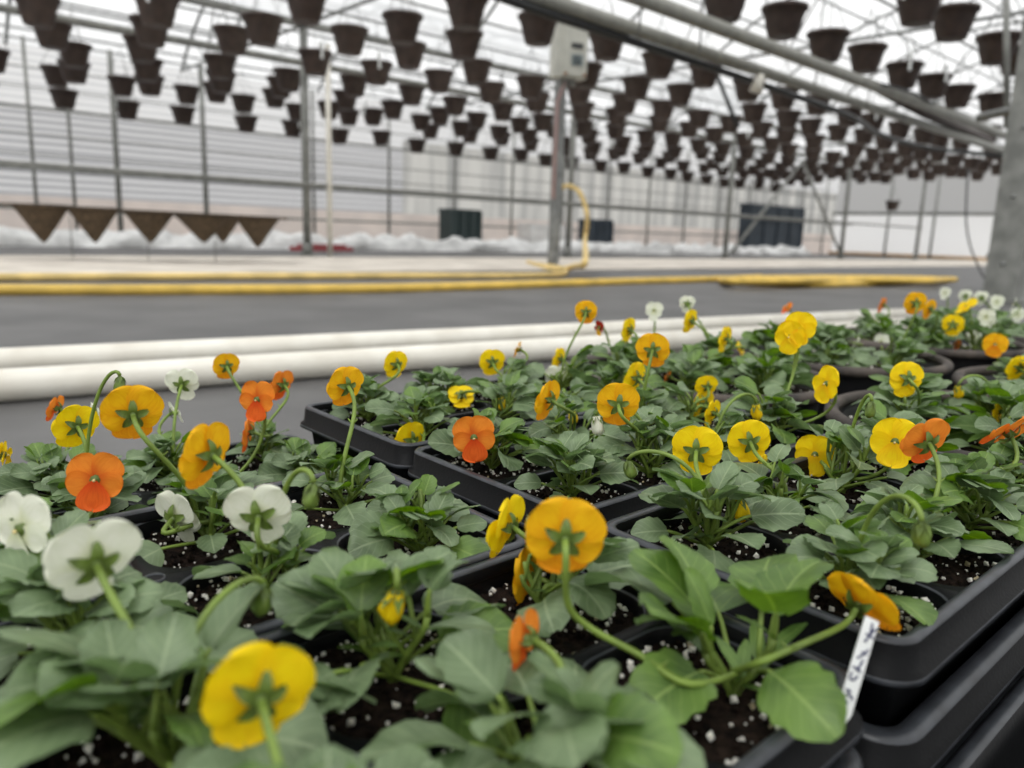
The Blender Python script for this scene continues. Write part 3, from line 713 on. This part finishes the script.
for n_, (key, (c, s, z, words, short)) in enumerate(TRAYS.items()):
    o0 = c if s > 0 else c-U*TL
    loc = Vector((o0.x, o0.y, z))
    # the mesh runs +x along U, +y along V
    tm[key] = (loc, TH)
    t = link('cell_tray', TRAY); t.location = loc; t.rotation_euler = (0, 0, TH); tag(t, 'black plastic eight-cell tray of violas, the '+words, 'plant tray')
    s_ = link('potting_soil', SOILS[n_ % 2]); s_.location = loc; s_.rotation_euler = (0, 0, TH); tag(s_, 'dark brown potting soil in the cells of the '+words, 'soil', kind='stuff')
    p_ = link('perlite', PERLS[n_ % 3]); p_.location = loc; p_.rotation_euler = (0, 0, TH); tag(p_, 'white perlite grains scattered on the soil of the '+words, 'perlite', kind='stuff')
    lv = 1; zz = z-.040 if key != 'C' else z-.030
    while zz-.0645 > -.002+.0:
        cc = link('carrier_tray', CARR); cc.location = (loc.x, loc.y, zz); cc.rotation_euler = (0, 0, TH)
        tag(cc, 'empty black carrier tray, %s below the %s' % (('directly', 'second', 'third', 'fourth')[lv-1], words), 'tray', 'carrier trays under the '+words)
        lv += 1; zz -= .040
# empty trays down at the right corner
base_c = TRAYS['F'][0]
for n_, (c, z, lb) in enumerate(((base_c+V*-.175+U*.03, .112, 'empty black tray low in the bottom right corner'), (base_c+V*-.175+U*.03, .0725, 'empty black tray under the one in the bottom right corner'),
                               (base_c-V*.018+U*.012, .1245, 'wide black carrier tray jutting out under the bare-cornered tray'))):
    if n_ == 2: continue
    cc = link('carrier_tray', CARR); cc.location = (c.x, c.y, z); cc.rotation_euler = (0, 0, TH); tag(cc, lb, 'tray')

# ------------------------------------------------------------------ violas
def leaf(mb, base, d, nrm, L, W, droop, mi=0, seed=0, nt=9, ns=6):
    rr = random.Random(seed); d = d.normalized(); s = d.cross(nrm).normalized(); nrm = s.cross(d).normalized()
    vs = []; uvs = []; fs = []; pos = Vector(base); ang = 0; step = L/nt; ph = rr.uniform(0, 6); fold = rr.uniform(.05, .22)
    cp = pos.copy(); dirv = d.copy(); up_ = nrm.copy()
    for i in range(nt+1):
        t = i/nt
        wv = W*.5*max(.05, (1-abs(2*max(.012, t)**.84-1)**2.5))**.52
        wv *= 1+.075*math.sin(t*24+ph)
        if i: 
            ang = droop*step/L
            q = Matrix.Rotation(-ang, 3, s); dirv = q @ dirv; up_ = q @ up_; cp = cp+dirv*step
        for j in range(ns+1):
            x = (j/ns*2-1)
            p = cp+s*(x*wv)+up_*(abs(x)*fold*wv+.06*W*math.sin(3*x+5*t+ph)*abs(x))
            vs.append(p); uvs.append((j/ns, t))
    for i in range(nt):
        for j in range(ns): k = i*(ns+1)+j; fs.append((k, k+1, k+ns+2, k+ns+1))
    mb.add(vs, fs, mi, uvs)
def foliage(seed, n=30, rad=.042, hgt=.042, LL=.025, fresh=.25, big=False):
    rr = random.Random(seed); pieces = []; sb = MB()
    stems = []
    for k in range(4 if not big else 5):
        a = rr.uniform(0, 6.28); l = hgt*rr.uniform(.45, .8); tip = Vector((math.cos(a)*rad*.28, math.sin(a)*rad*.28, l))
        pts = bez(Vector((0, 0, -.004)), Vector((0, 0, l*.4)), tip-Vector((0, 0, l*.3)), tip, 5); stems.append(pts); sb.tube(pts, [.0016, .0016, .0015, .0014, .0013, .0012], 6)
    for i in range(n):
        t = i/(n-1); st = stems[i % len(stems)]; base = st[min(5, int(1+t*5))].copy()
        phi = i*2.39996+rr.uniform(-.4, .4)
        el = math.radians(8+62*t+rr.uniform(-14, 14)); hd = Vector((math.cos(phi), math.sin(phi), 0))
        pl = (rad*(.62-.42*t))*rr.uniform(.75, 1.25)
        d0 = (hd*math.cos(el+.25)+Vector((0, 0, math.sin(min(1.5, el+.25))))).normalized()
        tip = base+d0*pl; pts = bez(base, base+d0*pl*.4, tip-(hd+Vector((0, 0, .1)))*pl*.15, tip, 4)
        pb_ = MB(); pb_.tube(pts, [.0011, .0010, .0010, .0009, .0008], 5); fb = MB()
        L = LL*rr.uniform(.75, 1.25)*(1.05-.35*t); W = L*rr.uniform(.74, .95)
        dl = (hd*math.cos(el*.8)+Vector((0, 0, math.sin(el*.8)))).normalized()
        side = dl.cross(Vector((0, 0, 1))).normalized(); nm = side.cross(dl).normalized(); nm = (nm+side*rr.uniform(-.8, .8)).normalized()
        leaf(fb, tip, dl, nm, L, W, rr.uniform(.2, 1.0), 1 if rr.random() < fresh*(.5+t) else 0, seed*100+i)
        pieces.append((fb, pb_))
    # small stipules near the crown
    for i in range(14):
        st = rr.choice(stems); b = rr.choice(st[2:]); a = rr.uniform(0, 6.28); dl = Vector((math.cos(a), math.sin(a), rr.uniform(.3, 1.2))).normalized()
        fb = MB(); leaf(fb, b, dl, Vector((0, 0, 1)), LL*.5, LL*.15, .4, 1, seed*200+i, 4, 2); pieces.append((fb, None))
    return pieces, sb
def merge(a, b):
    o = len(a.v); a.v += b.v; a.f += [tuple(o+i for i in f) for f in b.f]; a.mi += b.mi; a.uv += b.uv
def build_foliage(fol, parent, m_, marks):
    """joins the leaves of one plant; a leaf that would grow through or across a bloom is left out"""
    pieces, sb = fol; F_ = MB(); S_ = MB(); merge(S_, sb); T = Matrix.Translation(parent.location) @ m_
    for lf, st in pieces:
        hit = False
        for q in lf.v[::5]:
            x, y, dd = proj(T @ Vector(q))
            for mx_, my_, mr_, md_ in marks:
                if dd < md_+.004 and (x-mx_)**2+(y-my_)**2 < mr_*mr_: hit = True; break
            if hit: break
        if hit: continue
        merge(F_, lf)
        if st: merge(S_, st)
    link('foliage', F_.mesh('foliage', [M['leaf'], M['leaf_fresh']]), parent, m_); link('leaf_stalks', S_.mesh('leaf_stalks', M['stem']), parent, m_)
FOL = [foliage(k, n=40, rad=.042, hgt=.033, LL=.022) for k in range(1, 7)]
SPARSE = [foliage(20+k, n=24, rad=.036, hgt=.028, LL=.020) for k in range(2)]
BIG = [foliage(40, n=24, rad=.048, hgt=.038, LL=.029, fresh=.2, big=True), foliage(41, n=28, rad=.048, hgt=.036, LL=.028, fresh=.15, big=True), foliage(42, n=20, rad=.046, hgt=.040, LL=.036, fresh=.8, big=True)]

def petal(mb, ang, L, W, y0, cup, seed, mi=0, tipw=.62, notch=0, nt=11, ns=11):
    rr = random.Random(seed); ph = rr.uniform(0, 6); dx, dz = math.cos(ang), math.sin(ang); sx, sz = -dz, dx
    vs = []; uvs = []; fs = []; rf = rr.uniform(.05, .11)
    for i in range(nt+1):
        t = math.sin(PI/2*i/nt)**.9
        if t < tipw: wv = W*(.16+.84*math.sin(PI/2*t/tipw)**.9)
        else: wv = W*math.sqrt(max(0, 1-((t-tipw)/(1.0001-tipw))**2))
        for j in range(ns+1):
            s = j/ns*2-1
            tt = t*L*(1-notch*(1-abs(s))*(t**3)) ; x = s*wv
            y = y0+cup*L*t*t+rf*L*math.sin(4*s+ph)*t*t*abs(s)+.05*L*s*s*t
            vs.append(Vector((dx*tt+sx*x, -y, dz*tt+sz*x))); uvs.append((j/ns, t))
    for i in range(nt):
        for j in range(ns): k = i*(ns+1)+j; fs.append((k, k+1, k+ns+2, k+ns+1))
    mb.add(vs, fs, mi, uvs)
# the face of the flower looks along local -y; local +y is its back, where the stalk joins
def flower(parent, P, n, col, size, seed, base, plant_up, roll=0, via=None, hook=.010, openn=1.0, thick=1.0):
    rr = random.Random(seed); Rr = size/2
    mb = MB(); cup = rr.uniform(.02, .16)*(1 if rr.random() < .75 else -1)
    j = lambda: rr.uniform(-.1, .1)
    c2 = -cup*.2
    mb_ = mb
    q_ = {'W': .78, 'O': .88, 'D': .85}.get(col, 1.0)*rr.uniform(.95, 1.04); da = 5 if q_ < .82 else (2 if q_ < .92 else 0)
    petal(mb, math.radians(90-39-da)+j(), Rr*1.0, Rr*.62*max(q_, .88), -.0016, -abs(cup)*.9, seed+1, 0)
    petal(mb, math.radians(90+39+da)+j(), Rr*1.0, Rr*.62*max(q_, .88), -.0026, -abs(cup)*.6, seed+2, 0)
    petal(mb, math.radians(-14)+j(), Rr*.92*(.6+.4*q_), Rr*.50*q_, .0002, cup*.6, seed+3, 0)
    petal(mb, math.radians(194)+j(), Rr*.92*(.6+.4*q_), Rr*.50*q_, .0004, cup*.6, seed+4, 0)
    petal(mb, math.radians(270)+j()*.6, Rr*1.02, Rr*.60*q_, .0020, cup, seed+5, 1, tipw=.70, notch=.10)
    # orientation: local -y -> n
    n = n.normalized(); zax = Vector((0, 0, 1)); xax = (-n).cross(zax)
    xax = xax.normalized() if xax.length > 1e-3 else Vector((1, 0, 0))
    zz = xax.cross(-n).normalized()
    m3 = Matrix((xax, -n, zz)).transposed() @ Matrix.Rotation(roll, 3, 'Y')
    mw = m3.to_4x4(); mw.translation = P-parent.location
    f = mb.obj('flower', [M[col], M[col+'l']], parent, mw=mw)
    nm_ = {'Y': 'bright yellow bloom', 'G': 'golden orange bloom', 'O': 'deep orange bloom', 'W': 'creamy white bloom', 'D': 'dark red bloom'}[col]
    f['label'] = nm_
    # calyx
    sb = MB()
    for k, a in enumerate((90, 18, 162, 235, 305)):
        a = math.radians(a+rr.uniform(-8, 8)); L = Rr*.52; Wd = Rr*.135
        vs = []; fs = []; uvs = []
        for i in range(6):
            t = i/5; wv = Wd*math.sin(PI*min(.97, t*.85+.12))**.8
            for s in (-1, 0, 1):
                q = t*L; vs.append(Vector((math.cos(a)*q-math.sin(a)*s*wv, .0028+.0022*t*(1-t)*4+.0006*abs(s)-.0012*t, math.sin(a)*q+math.cos(a)*s*wv))); uvs.append((s*.5+.5, t))
        for i in range(5):
            for s in range(2): q = i*3+s; fs.append((q, q+1, q+4, q+3))
        sb.add(vs, fs, 0, uvs)
    sb.tube([Vector((0, -.0005, 0)), Vector((0, .0025, 0)), Vector((0, .005, 0))], [.0026, .0024, .0012], 8)
    sp = sb.obj('sepals', M['sepal'], f)
    eb = MB(); eb.blob((0, -.0022, 0), .0011, seed); eb.obj('flower_eye', M['eye'], f)
    # stalk: rises from the plant, bends over and meets the calyx from behind
    tip = P-n*.0045; hk = .012+hook
    p3 = tip; p2 = tip-n*hk-Vector((0, 0, hk*.5)); dist = (tip-base).length
    p1 = base+Vector((0, 0, dist*.45))
    tc_ = CAM-P; tc_.z = 0
    if n.dot(tc_.normalized()) > .3:   # blooms that look towards the aisle carry their stalk behind them
        bk = Vector((-n.x, -n.y, 0)).normalized(); hz = P+bk*.016; p1 = Vector((hz.x, hz.y, base.z+.2*(tip.z-base.z))); p2 = tip-n*.014-Vector((0, 0, .010))
    pts = bez(base, p1, p2, p3, 14); L0 = parent.location
    if via: pts = catmull([base]+[atd(*q) for q in via]+[tip-n*.008-Vector((0, 0, .002)), p3], 5)
    stb = MB(); stb.tube([q-L0 for q in pts], [.0013*thick]*len(pts), 7)
    # little bracts on the stalk
    q = pts[8]-L0; stb.tube([q, q+Vector((.003, 0, .003))], [.0008, .0003], 5); stb.tube([q, q+Vector((-.003, .001, .003))], [.0008, .0003], 5)
    stb.obj('flower_stalk', M['stem'], parent)
    return f
def bud(parent, P, col, size, seed, base):
    rr = random.Random(seed); L0 = parent.location; mb = MB(); n = 10
    d = Vector((rr.uniform(-.3, .3), rr.uniform(-.3, .3), -1)).normalized()
    s = d.orthogonal().normalized(); t2 = d.cross(s); H = size*1.15; W = size*.36
    vs = []; fs = []; uvs = []; m_ = 7
    for i in range(m_):
        t = i/(m_-1); w_ = W*(.55+.45*math.sin(PI*t*.8))*(1 if t < .99 else .35)
        for k in range(n):
            a = 2*PI*k/n; tw = a+t*1.1; ww = w_*(1+.22*math.sin(3*a+seed))
            vs.append(d*(t*H-H*.5)+s*(math.cos(tw)*ww)+t2*(math.sin(tw)*ww)); uvs.append((k/n, .5+t*.5))
    for i in range(m_-1):
        for k in range(n): fs.append((i*n+k, i*n+(k+1) % n, (i+1)*n+(k+1) % n, (i+1)*n+k))
    fs.append(tuple((m_-1)*n+k for k in range(n)))
    mb.add(vs, fs, 0, uvs)
    mw = Matrix.Translation(P-L0); f = mb.obj('flower_bud', [M[col]] if col else [M['sepal']], parent, mw=mw)
    sb = MB(); top = -d*H*.5
    for k in range(5):
        a = 2*PI*k/5; o1 = s*math.cos(a)+t2*math.sin(a); q = -d*(H*.62)
        sd = d.cross(o1); vs = [q, q+o1*W*.8+d*H*.22-sd*W*.4, q+o1*W*.8+d*H*.22+sd*W*.4, q+o1*W*1.25+d*H*.55]
        sb.add(vs, [(0, 1, 3, 2)])
    sb.obj('sepals', M['sepal'], f)
    p3 = P-d*H*.58; dist = (p3-base).length; side = (p3-base); side.z = 0
    pts = bez(base, base+Vector((0, 0, dist*.8)), p3+Vector((0, 0, size*1.3))-side*.12, p3, 14)
    stb = MB(); stb.tube([q-L0 for q in pts], [.0012]*15, 7); stb.obj('flower_stalk', M['stem'], parent)

PLANTS = []  # dicts: pos (crown), words, kind
rr = random.Random(5)
rowsw = ('near row', 'far row'); colw = ('first', 'second', 'third', 'fourth')
for key, (c, s, z, words, short) in TRAYS.items():
    for j in range(2):
        for i in range(4):
            p = c+U*s*(.0450+.08*i)+V*(.0425+.08*j); p.z = z-.013
            x, y, dd = proj(p)
            if dd < .12 or x < -150 or x > 1180 or y > 1000: continue
            if key == 'C' and i == 0 and j == 0: p = at(733, 696, z-.013)
            PLANTS.append(dict(p=p, key=key, i=i, j=j, words='%s row, %s cell, %s' % (('near', 'far')[j], (('leftmost', 'second-from-left', 'third-from-left', 'rightmost') if s > 0 else ('rightmost', 'second-from-right', 'third-from-right', 'leftmost'))[i], short), kind=None))
BOWLS = [('b1', (.224, .915), 'bowl nearest the trays with its whole front rim showing', 'bowl nearest the trays'), ('b2', (.452, .686), 'bowl at right whose left rim curves past the trays', 'bowl curving past the trays'),
         ('b3', (.47, 1.12), 'bowl behind the first two, beside the white pipes', 'bowl behind the first two'), ('b4', (.69, .885), 'bowl near the right edge, second row', 'second-row bowl near right edge'),
         ('b5', (.716, 1.325), 'bowl farthest along the pipes with pale blooms', 'far bowl by the pipes'), ('b6', (.935, 1.09), 'bowl cut by the right edge under the big post', 'bowl cut by right edge'),
         ('b7', (.965, 1.53), 'last bowl before the foot of the big post', 'bowl by the big post')]
BR = .150
clock = ['middle', 'right', 'back right', 'back left', 'left', 'front left', 'front right']
for nm, (x, y), words, short in BOWLS:
    o = empty('planter_bowl', (x, y, 0)); z = RIM
    mb = MB(); mb.lathe([(0, .002), (.105, .002), (.112, .006), (.140, z-.02), (.143, z-.01)], n=48); mb.lathe([(.139, z-.012), (.13, z-.03), (.105, .01), (0, .008)], n=48); mb.obj('bowl_body', M['bowl_dark'], o)
    mb = MB(); mb.tube([(BR*math.cos(a)*.985, BR*math.sin(a)*.985, z-.006) for a in [2*PI*k/64 for k in range(65)]], .0070, 12, cap=False); mb.obj('rolled_rim', M['bowl'], o)
    tag(o, 'round dusty black planter '+words, 'planter', 'round planter bowls of violas')
    mb = MB(); vs = []; fs = []; nr = 10; na = 40
    for i in range(nr+1):
        for k in range(na):
            r_ = .138*i/nr; a = 2*PI*k/na; vs.append(Vector((r_*math.cos(a), r_*math.sin(a), z-.02+.004*noise.noise(Vector((r_*40*math.cos(a)+x*9, r_*40*math.sin(a), y))))))
    for i in range(nr):
        for k in range(na): fs.append((i*na+k, i*na+(k+1) % na, (i+1)*na+(k+1) % na, (i+1)*na+k))
    mb.add(vs, fs); s2 = mb.obj('potting_soil', M['soil']); s2.location = (x, y, 0); tag(s2, 'dark potting soil in the '+words, 'soil', kind='stuff')
    mb = MB()
    for k in range(330):
        a = rr.uniform(0, 2*PI); r_ = math.sqrt(rr.random())*.134; mb.blob((r_*math.cos(a), r_*math.sin(a), z-.0185), rr.choice((.0009, .0012, .0017, .0024)), k, 0)
    s3 = mb.obj('perlite', M['perlite'], smooth=False); s3.location = (x, y, 0); tag(s3, 'white perlite grains on the soil of the '+words, 'perlite', kind='stuff')
    for k in range(7):
        if k == 0: q = Vector((x, y, z-.018))
        else: a = 2*PI*(k-1)/6+.1; q = Vector((x+.088*math.cos(a), y+.088*math.sin(a), z-.018))
        X, Y_, dd = proj(q)
        if X > 1150: continue
        PLANTS.append(dict(p=q, key=nm, i=k, j=0, words='%s of %s' % (clock[k], short), kind='bowl'))

S = .031
# px, py, width px, colour, yaw (0 faces away from camera, 180 towards it, + turns to the left), pitch, roll
FL = [
 (226, 366, 28, 'G', 10, 0, 0), (183, 384, 36, 'W', -15, 5, 10), (176, 412, 24, 'W', -75, 10, 0), (132, 413, 62, 'G', 5, 5, 0), (75, 426, 46, 'Y', 20, 0, -15),
 (54, 408, 28, 'O', 60, 10, 0), (96, 412, 22, 'W', -80, 0, 20), (5, 455, 28, 'Y', -110, -10, 0), (95, 480, 60, 'O', 165, 5, 0), (205, 455, 70, 'G', 48, 0, 0),
 (248, 433, 38, 'O', 75, -5, 0), (257, 400, 42, 'O', 150, 0, 0), (281, 385, 32, 'O', 40, 0, 0), (20, 530, 80, 'W', 128, 0, 0), (92, 560, 98, 'W', 15, 5, 0), (179, 517, 60, 'W', -48, 0, 0),
 (260, 514, 73, 'W', -10, 5, 10), (257, 692, 116, 'Y', 12, 0, -15), (345, 386, 42, 'G', 28, 0, 0), (395, 364, 28, 'Y', 28, 0, 0), (409, 440, 40, 'Y', 40, 0, 0), (474, 438, 48, 'O', 178, 0, -6),
 (461, 397, 28, 'Y', 10, -55, 0), (492, 362, 28, 'Y', 12, 0, 0), (517, 350, 18, 'G', 85, 0, 0), (558, 359, 24, 'Y', 65, 0, 0), (557, 378, 28, 'W', 0, 0, 0), (547, 400, 42, 'G', 62, 0, 0),
 (618, 404, 46, 'G', 5, 0, 0), (653, 350, 36, 'G', -5, 0, 5), (634, 378, 34, 'Y', 52, 0, 0), (628, 330, 26, 'Y', 60, 0, 0), (586, 312, 24, 'G', 0, 0, 0), (599, 328, 15, 'D', 130, -20, 0),
 (654, 311, 20, 'W', 170, 0, 0), (687, 304, 18, 'W', 10, 0, 0), (690, 321, 24, 'Y', 60, 0, 0), (724, 339, 27, 'Y', 70, 0, 0), (800, 328, 34, 'Y', 175, 0, 0), (790, 337, 34, 'Y', 150, -5, 0), (787, 308, 14, 'O', 120, 20, 0),
 (697, 450, 53, 'Y', -4, 0, 0), (706, 386, 24, 'Y', 20, 5, 0), (702, 404, 30, 'Y', 45, 0, 0), (711, 413, 28, 'Y', 65, 0, 0), (749, 441, 46, 'Y', 15, 0, 15), (815, 455, 42, 'Y', 178, 0, 0), (761, 464, 20, 'Y', 75, -10, 0),
 (826, 384, 38, 'Y', 130, 0, 0), (906, 379, 36, 'Y', 30, -10, 0), (895, 442, 49, 'Y', 172, 0, 0), (925, 441, 54, 'O', 35, 10, 20), (998, 412, 24, 'Y', 75, -20, 0), (1006, 432, 50, 'O', 65, 35, -25),
 (1017, 368, 26, 'Y', 45, 0, 0), (995, 345, 24, 'G', 170, 0, 0), (974, 338, 17, 'W', 178, 0, 0), (953, 325, 22, 'Y', 0, 0, 0), (966, 306, 22, 'Y', 120, 30, 0), (986, 317, 18, 'W', 160, 0, 0), (945, 293, 13, 'W', 150, 0, 0),
 (965, 296, 14, 'W', 20, 0, 0), (981, 298, 15, 'W', 20, 0, 0), (997, 302, 15, 'W', 170, 0, 0), (1018, 315, 15, 'W', 170, 0, 0), (1014, 304, 14, 'W', 90, 0, 0), (915, 303, 23, 'G', 20, 0, 0), (929, 309, 20, 'G', 60, 0, 0), (882, 305, 16, 'O', 70, 0, 0),
 (881, 342, 19, 'W', 150, 0, 0), (856, 343, 16, 'W', 100, 0, 0), (957, 345, 14, 'O', 110, 0, 0), (505, 526, 66, 'Y', 64, 0, 0), (527, 576, 66, 'G', 70, -10, 0), (565, 536, 86, 'G', 3, 0, 0), (522, 640, 62, 'O', 65, -15, 0),
 (864, 602, 78, 'G', -34, 26, 20), (990, 322, 13, 'W', 150, 0, 0), (984, 350, 14, 'Y', 60, 0, 0), (667, 377, 16, 'O', 80, 0, 0), (740, 349, 18, 'Y', 80, -40, 0),
]
BUDS = [(393, 606, 34, 'Y'), (740, 510, 22, 'Y'), (757, 412, 15, 'Y'), (598, 426, 17, 'W'), (922, 535, 24, None), (311, 497, 22, None), (120, 385, 14, None), (418, 500, 14, None),
        (262, 602, 26, None), (573, 417, 12, 'Y'), (502, 404, 12, 'Y'), (630, 470, 16, None), (870, 410, 14, None), (958, 392, 12, 'Y')]
FORCE = {(179, 517): ('B', 1, 1), (565, 536): ('C', 0, 0), (864, 602): ('C', 0, 0)}
VIA = {(565, 536): [(690, 684, .262), (640, 655, .272), (590, 628, .276), (568, 604, .272)], (864, 602): [(765, 660, .264), (805, 643, .278)]}
def place(x, y, w, S0, lo, hi, zlo=.014, zhi=.078):
    """which plant carries a bloom seen in this direction, and how far along the ray it hangs"""
    d = ray(x, y); best = None; bs = 1e9
    for k, pl in enumerate(PLANTS):
        if (x, y) in FORCE:
            if (pl['key'], pl['i'], pl['j']) == FORCE[(x, y)]: return (k, atd(x, y, FP*S0/w), S0)
            continue
        q = pl['p']-CAM; t0 = (q.x*d.x+q.y*d.y)/(d.x*d.x+d.y*d.y); tn = FP*S0/w
        t = max(t0-.035, min(t0+.035, tn))
        if t < .1: continue
        P = CAM+d*t; h = math.hypot(P.x-pl['p'].x, P.y-pl['p'].y); dz = P.z-pl['p'].z; sz = w*t/FP
        c_ = h+.09*abs(math.log(sz/S0))+(2*(zlo-dz) if dz < zlo else 0)+(1.2*(dz-zhi) if dz > zhi else 0)+.006*max(0, len(pl.get('fl', []))-1)
        if sz < lo: c_ += 3*(lo-sz)
        if sz > hi: c_ += 3*(sz-hi)
        if c_ < bs: bs = c_; best = (k, P, sz)
    return best
for f in FL:
    k, P, sz = place(f[0], f[1], f[2], S if f[3] != 'D' else .02, .022, .036); PLANTS[k].setdefault('fl', []).append((P, f, sz))
for f in BUDS:
    k, P, sz = place(f[0], f[1], f[2], .012 if f[3] else .009, .006, .014); PLANTS[k].setdefault('bd', []).append((P, f, sz))
cn = {'Y': 'yellow', 'G': 'golden', 'O': 'orange', 'W': 'white', 'D': 'red'}
numw = ('no', 'one', 'two', 'three', 'four', 'five', 'six')
MARKS = []
MARKS += [(x, y, 15, 9.) for x, y in ((872, 622), (866, 644), (860, 664), (853, 686), (862, 708), (800, 645), (830, 630), (640, 655), (600, 634))]
for pl in PLANTS:
    for P, f, sz in pl.get('fl', []): x, y, dd = proj(P); MARKS.append((x, y, sz/2*FP/dd*(.92 if abs(f[4]) < 45 or abs(f[4]) > 135 else .6), dd))
    for P, f, sz in pl.get('bd', []): x, y, dd = proj(P); MARKS.append((x, y, sz/2*FP/dd*.8, dd))
DEBUG = []
for n_, pl in enumerate(PLANTS):
    p = pl['p']; rr = random.Random(100+n_)
    if pl['key'] == 'C': fm = BIG[2] if (pl['i'] == 0 and pl['j'] == 0) else BIG[n_ % 2]
    elif pl['key'] in ('B', 'A') and (pl['i'], pl['j']) in ((1, 0), (0, 1)): fm = SPARSE[n_ % 2]
    else: fm = FOL[n_ % 6]
    o = empty('viola_plant', p, 0)
    rz = rr.uniform(0, 6.28); sc_ = rr.uniform(.88, 1.12)*(1.12 if pl['kind'] == 'bowl' else 1)
    m_ = Matrix.Rotation(rz, 4, 'Z') @ Matrix.Scale(sc_, 4)
    build_foliage(fm, o, m_, MARKS)
    cols = []
    for q, (P, f, sz) in enumerate(pl.get('fl', [])):
        yaw, pit, rol = map(math.radians, f[4:7]); 
        away = (P-CAM); away.z = 0; away.normalize(); left = Vector((-away.y, away.x, 0))
        n = (away*math.cos(yaw)+left*math.sin(yaw))*math.cos(pit)+Vector((0, 0, math.sin(pit)))
        base = p+Vector((rr.uniform(-.006, .006), rr.uniform(-.006, .006), .012))
        flower(o, P, n, f[3], sz, n_*50+q*7, base, None, rol, VIA.get((f[0], f[1]))); cols.append(cn[f[3]])
        DEBUG.append((f[:4], pl['key'], pl['i'], pl['j'], round((P-p).length, 3), round(P.z-p.z, 3), round(sz, 3)))
    for q, (P, f, sz) in enumerate(pl.get('bd', [])):
        bud(o, P, f[3], sz*1.0, n_*31+q, p+Vector((0, 0, .012)))
    if cols:
        parts = []
        for c_ in dict.fromkeys(cols):
            k = cols.count(c_); parts.append('%s %s' % (numw[min(k, 6)], c_))
        d_ = ' and '.join(parts[:2])+(' blooms' if len(cols) > 1 else ' bloom')
    else: d_ = 'no open bloom'
    lab = 'viola with %s, %s' % (d_.replace('one ', '') if len(cols) == len(set(cols)) else d_, pl['words'])
    if len(lab.split()) > 16: print('LONG', lab)
    tag(o, lab, 'plant', 'violas in the trays' if pl['kind'] is None else 'violas in the bowls')
# stray stone and dry leaf seen on the soil
def on(x, y, z, mbf, nm, m, lb, cat):
    mb = MB(); mbf(mb); o = mb.obj(nm, m); o.location = at(x, y, z); return tag(o, lb, cat)

# ------------------------------------------------------------------ handwritten tag
dep = .262
a = atd(872, 619, dep*1.03); b = atd(844, 712, dep*.985)
ax = (a-b).normalized(); side = (rt-ax*rt.dot(ax)).normalized(); nt_ = side.cross(ax).normalized()
if nt_.dot(CAM-a) < 0: nt_ = -nt_
W_ = .0048; o = empty('plant_tag', b)
mb = MB(); b2 = b-ax*.008
pts = []
for sgn in (1, -1):
    pts += [b2+nt_*.0004*sgn, b-side*W_/2+nt_*.0004*sgn, a-side*W_/2+nt_*.0004*sgn, a+side*W_/2+nt_*.0004*sgn, b+side*W_/2+nt_*.0004*sgn]
mb.add([p-b for p in pts], [(0, 1, 2, 3, 4), (9, 8, 7, 6, 5)]+[(i, (i+1) % 5, (i+1) % 5+5, i+5) for i in range(5)])
mb.obj('tag_strip', M['tag'], o, smooth=False)
strokes = [[(332, 150), (318, 215)], [(350, 185), (318, 222), (280, 270)], [(290, 215), (318, 232), (338, 248)],
           [(305, 318), (270, 350), (232, 372)], [(262, 332), (292, 352)],
           [(272, 385), (250, 425), (228, 455)], [(205, 428), (240, 440), (256, 468)],
           [(200, 462), (188, 500), (208, 512), (238, 486)],
           [(160, 572), (190, 582), (172, 606), (200, 622), (196, 640)], [(150, 640), (172, 656), (140, 672), (126, 700)]]
mb = MB()
for st in strokes:
    q = []
    for x, y in st:
        d = ray(820+x/6.4, 600+y/6.4); k = (a-CAM).dot(nt_)/d.dot(nt_); q.append(CAM+d*k+nt_*.0006-b)
    mb.tube(catmull(q, 4), .00036, 5)
mb.obj('handwriting', M['ink'], o)
tag(o, 'white plastic plant tag with dark blue handwriting in the tray corner', 'plant tag')
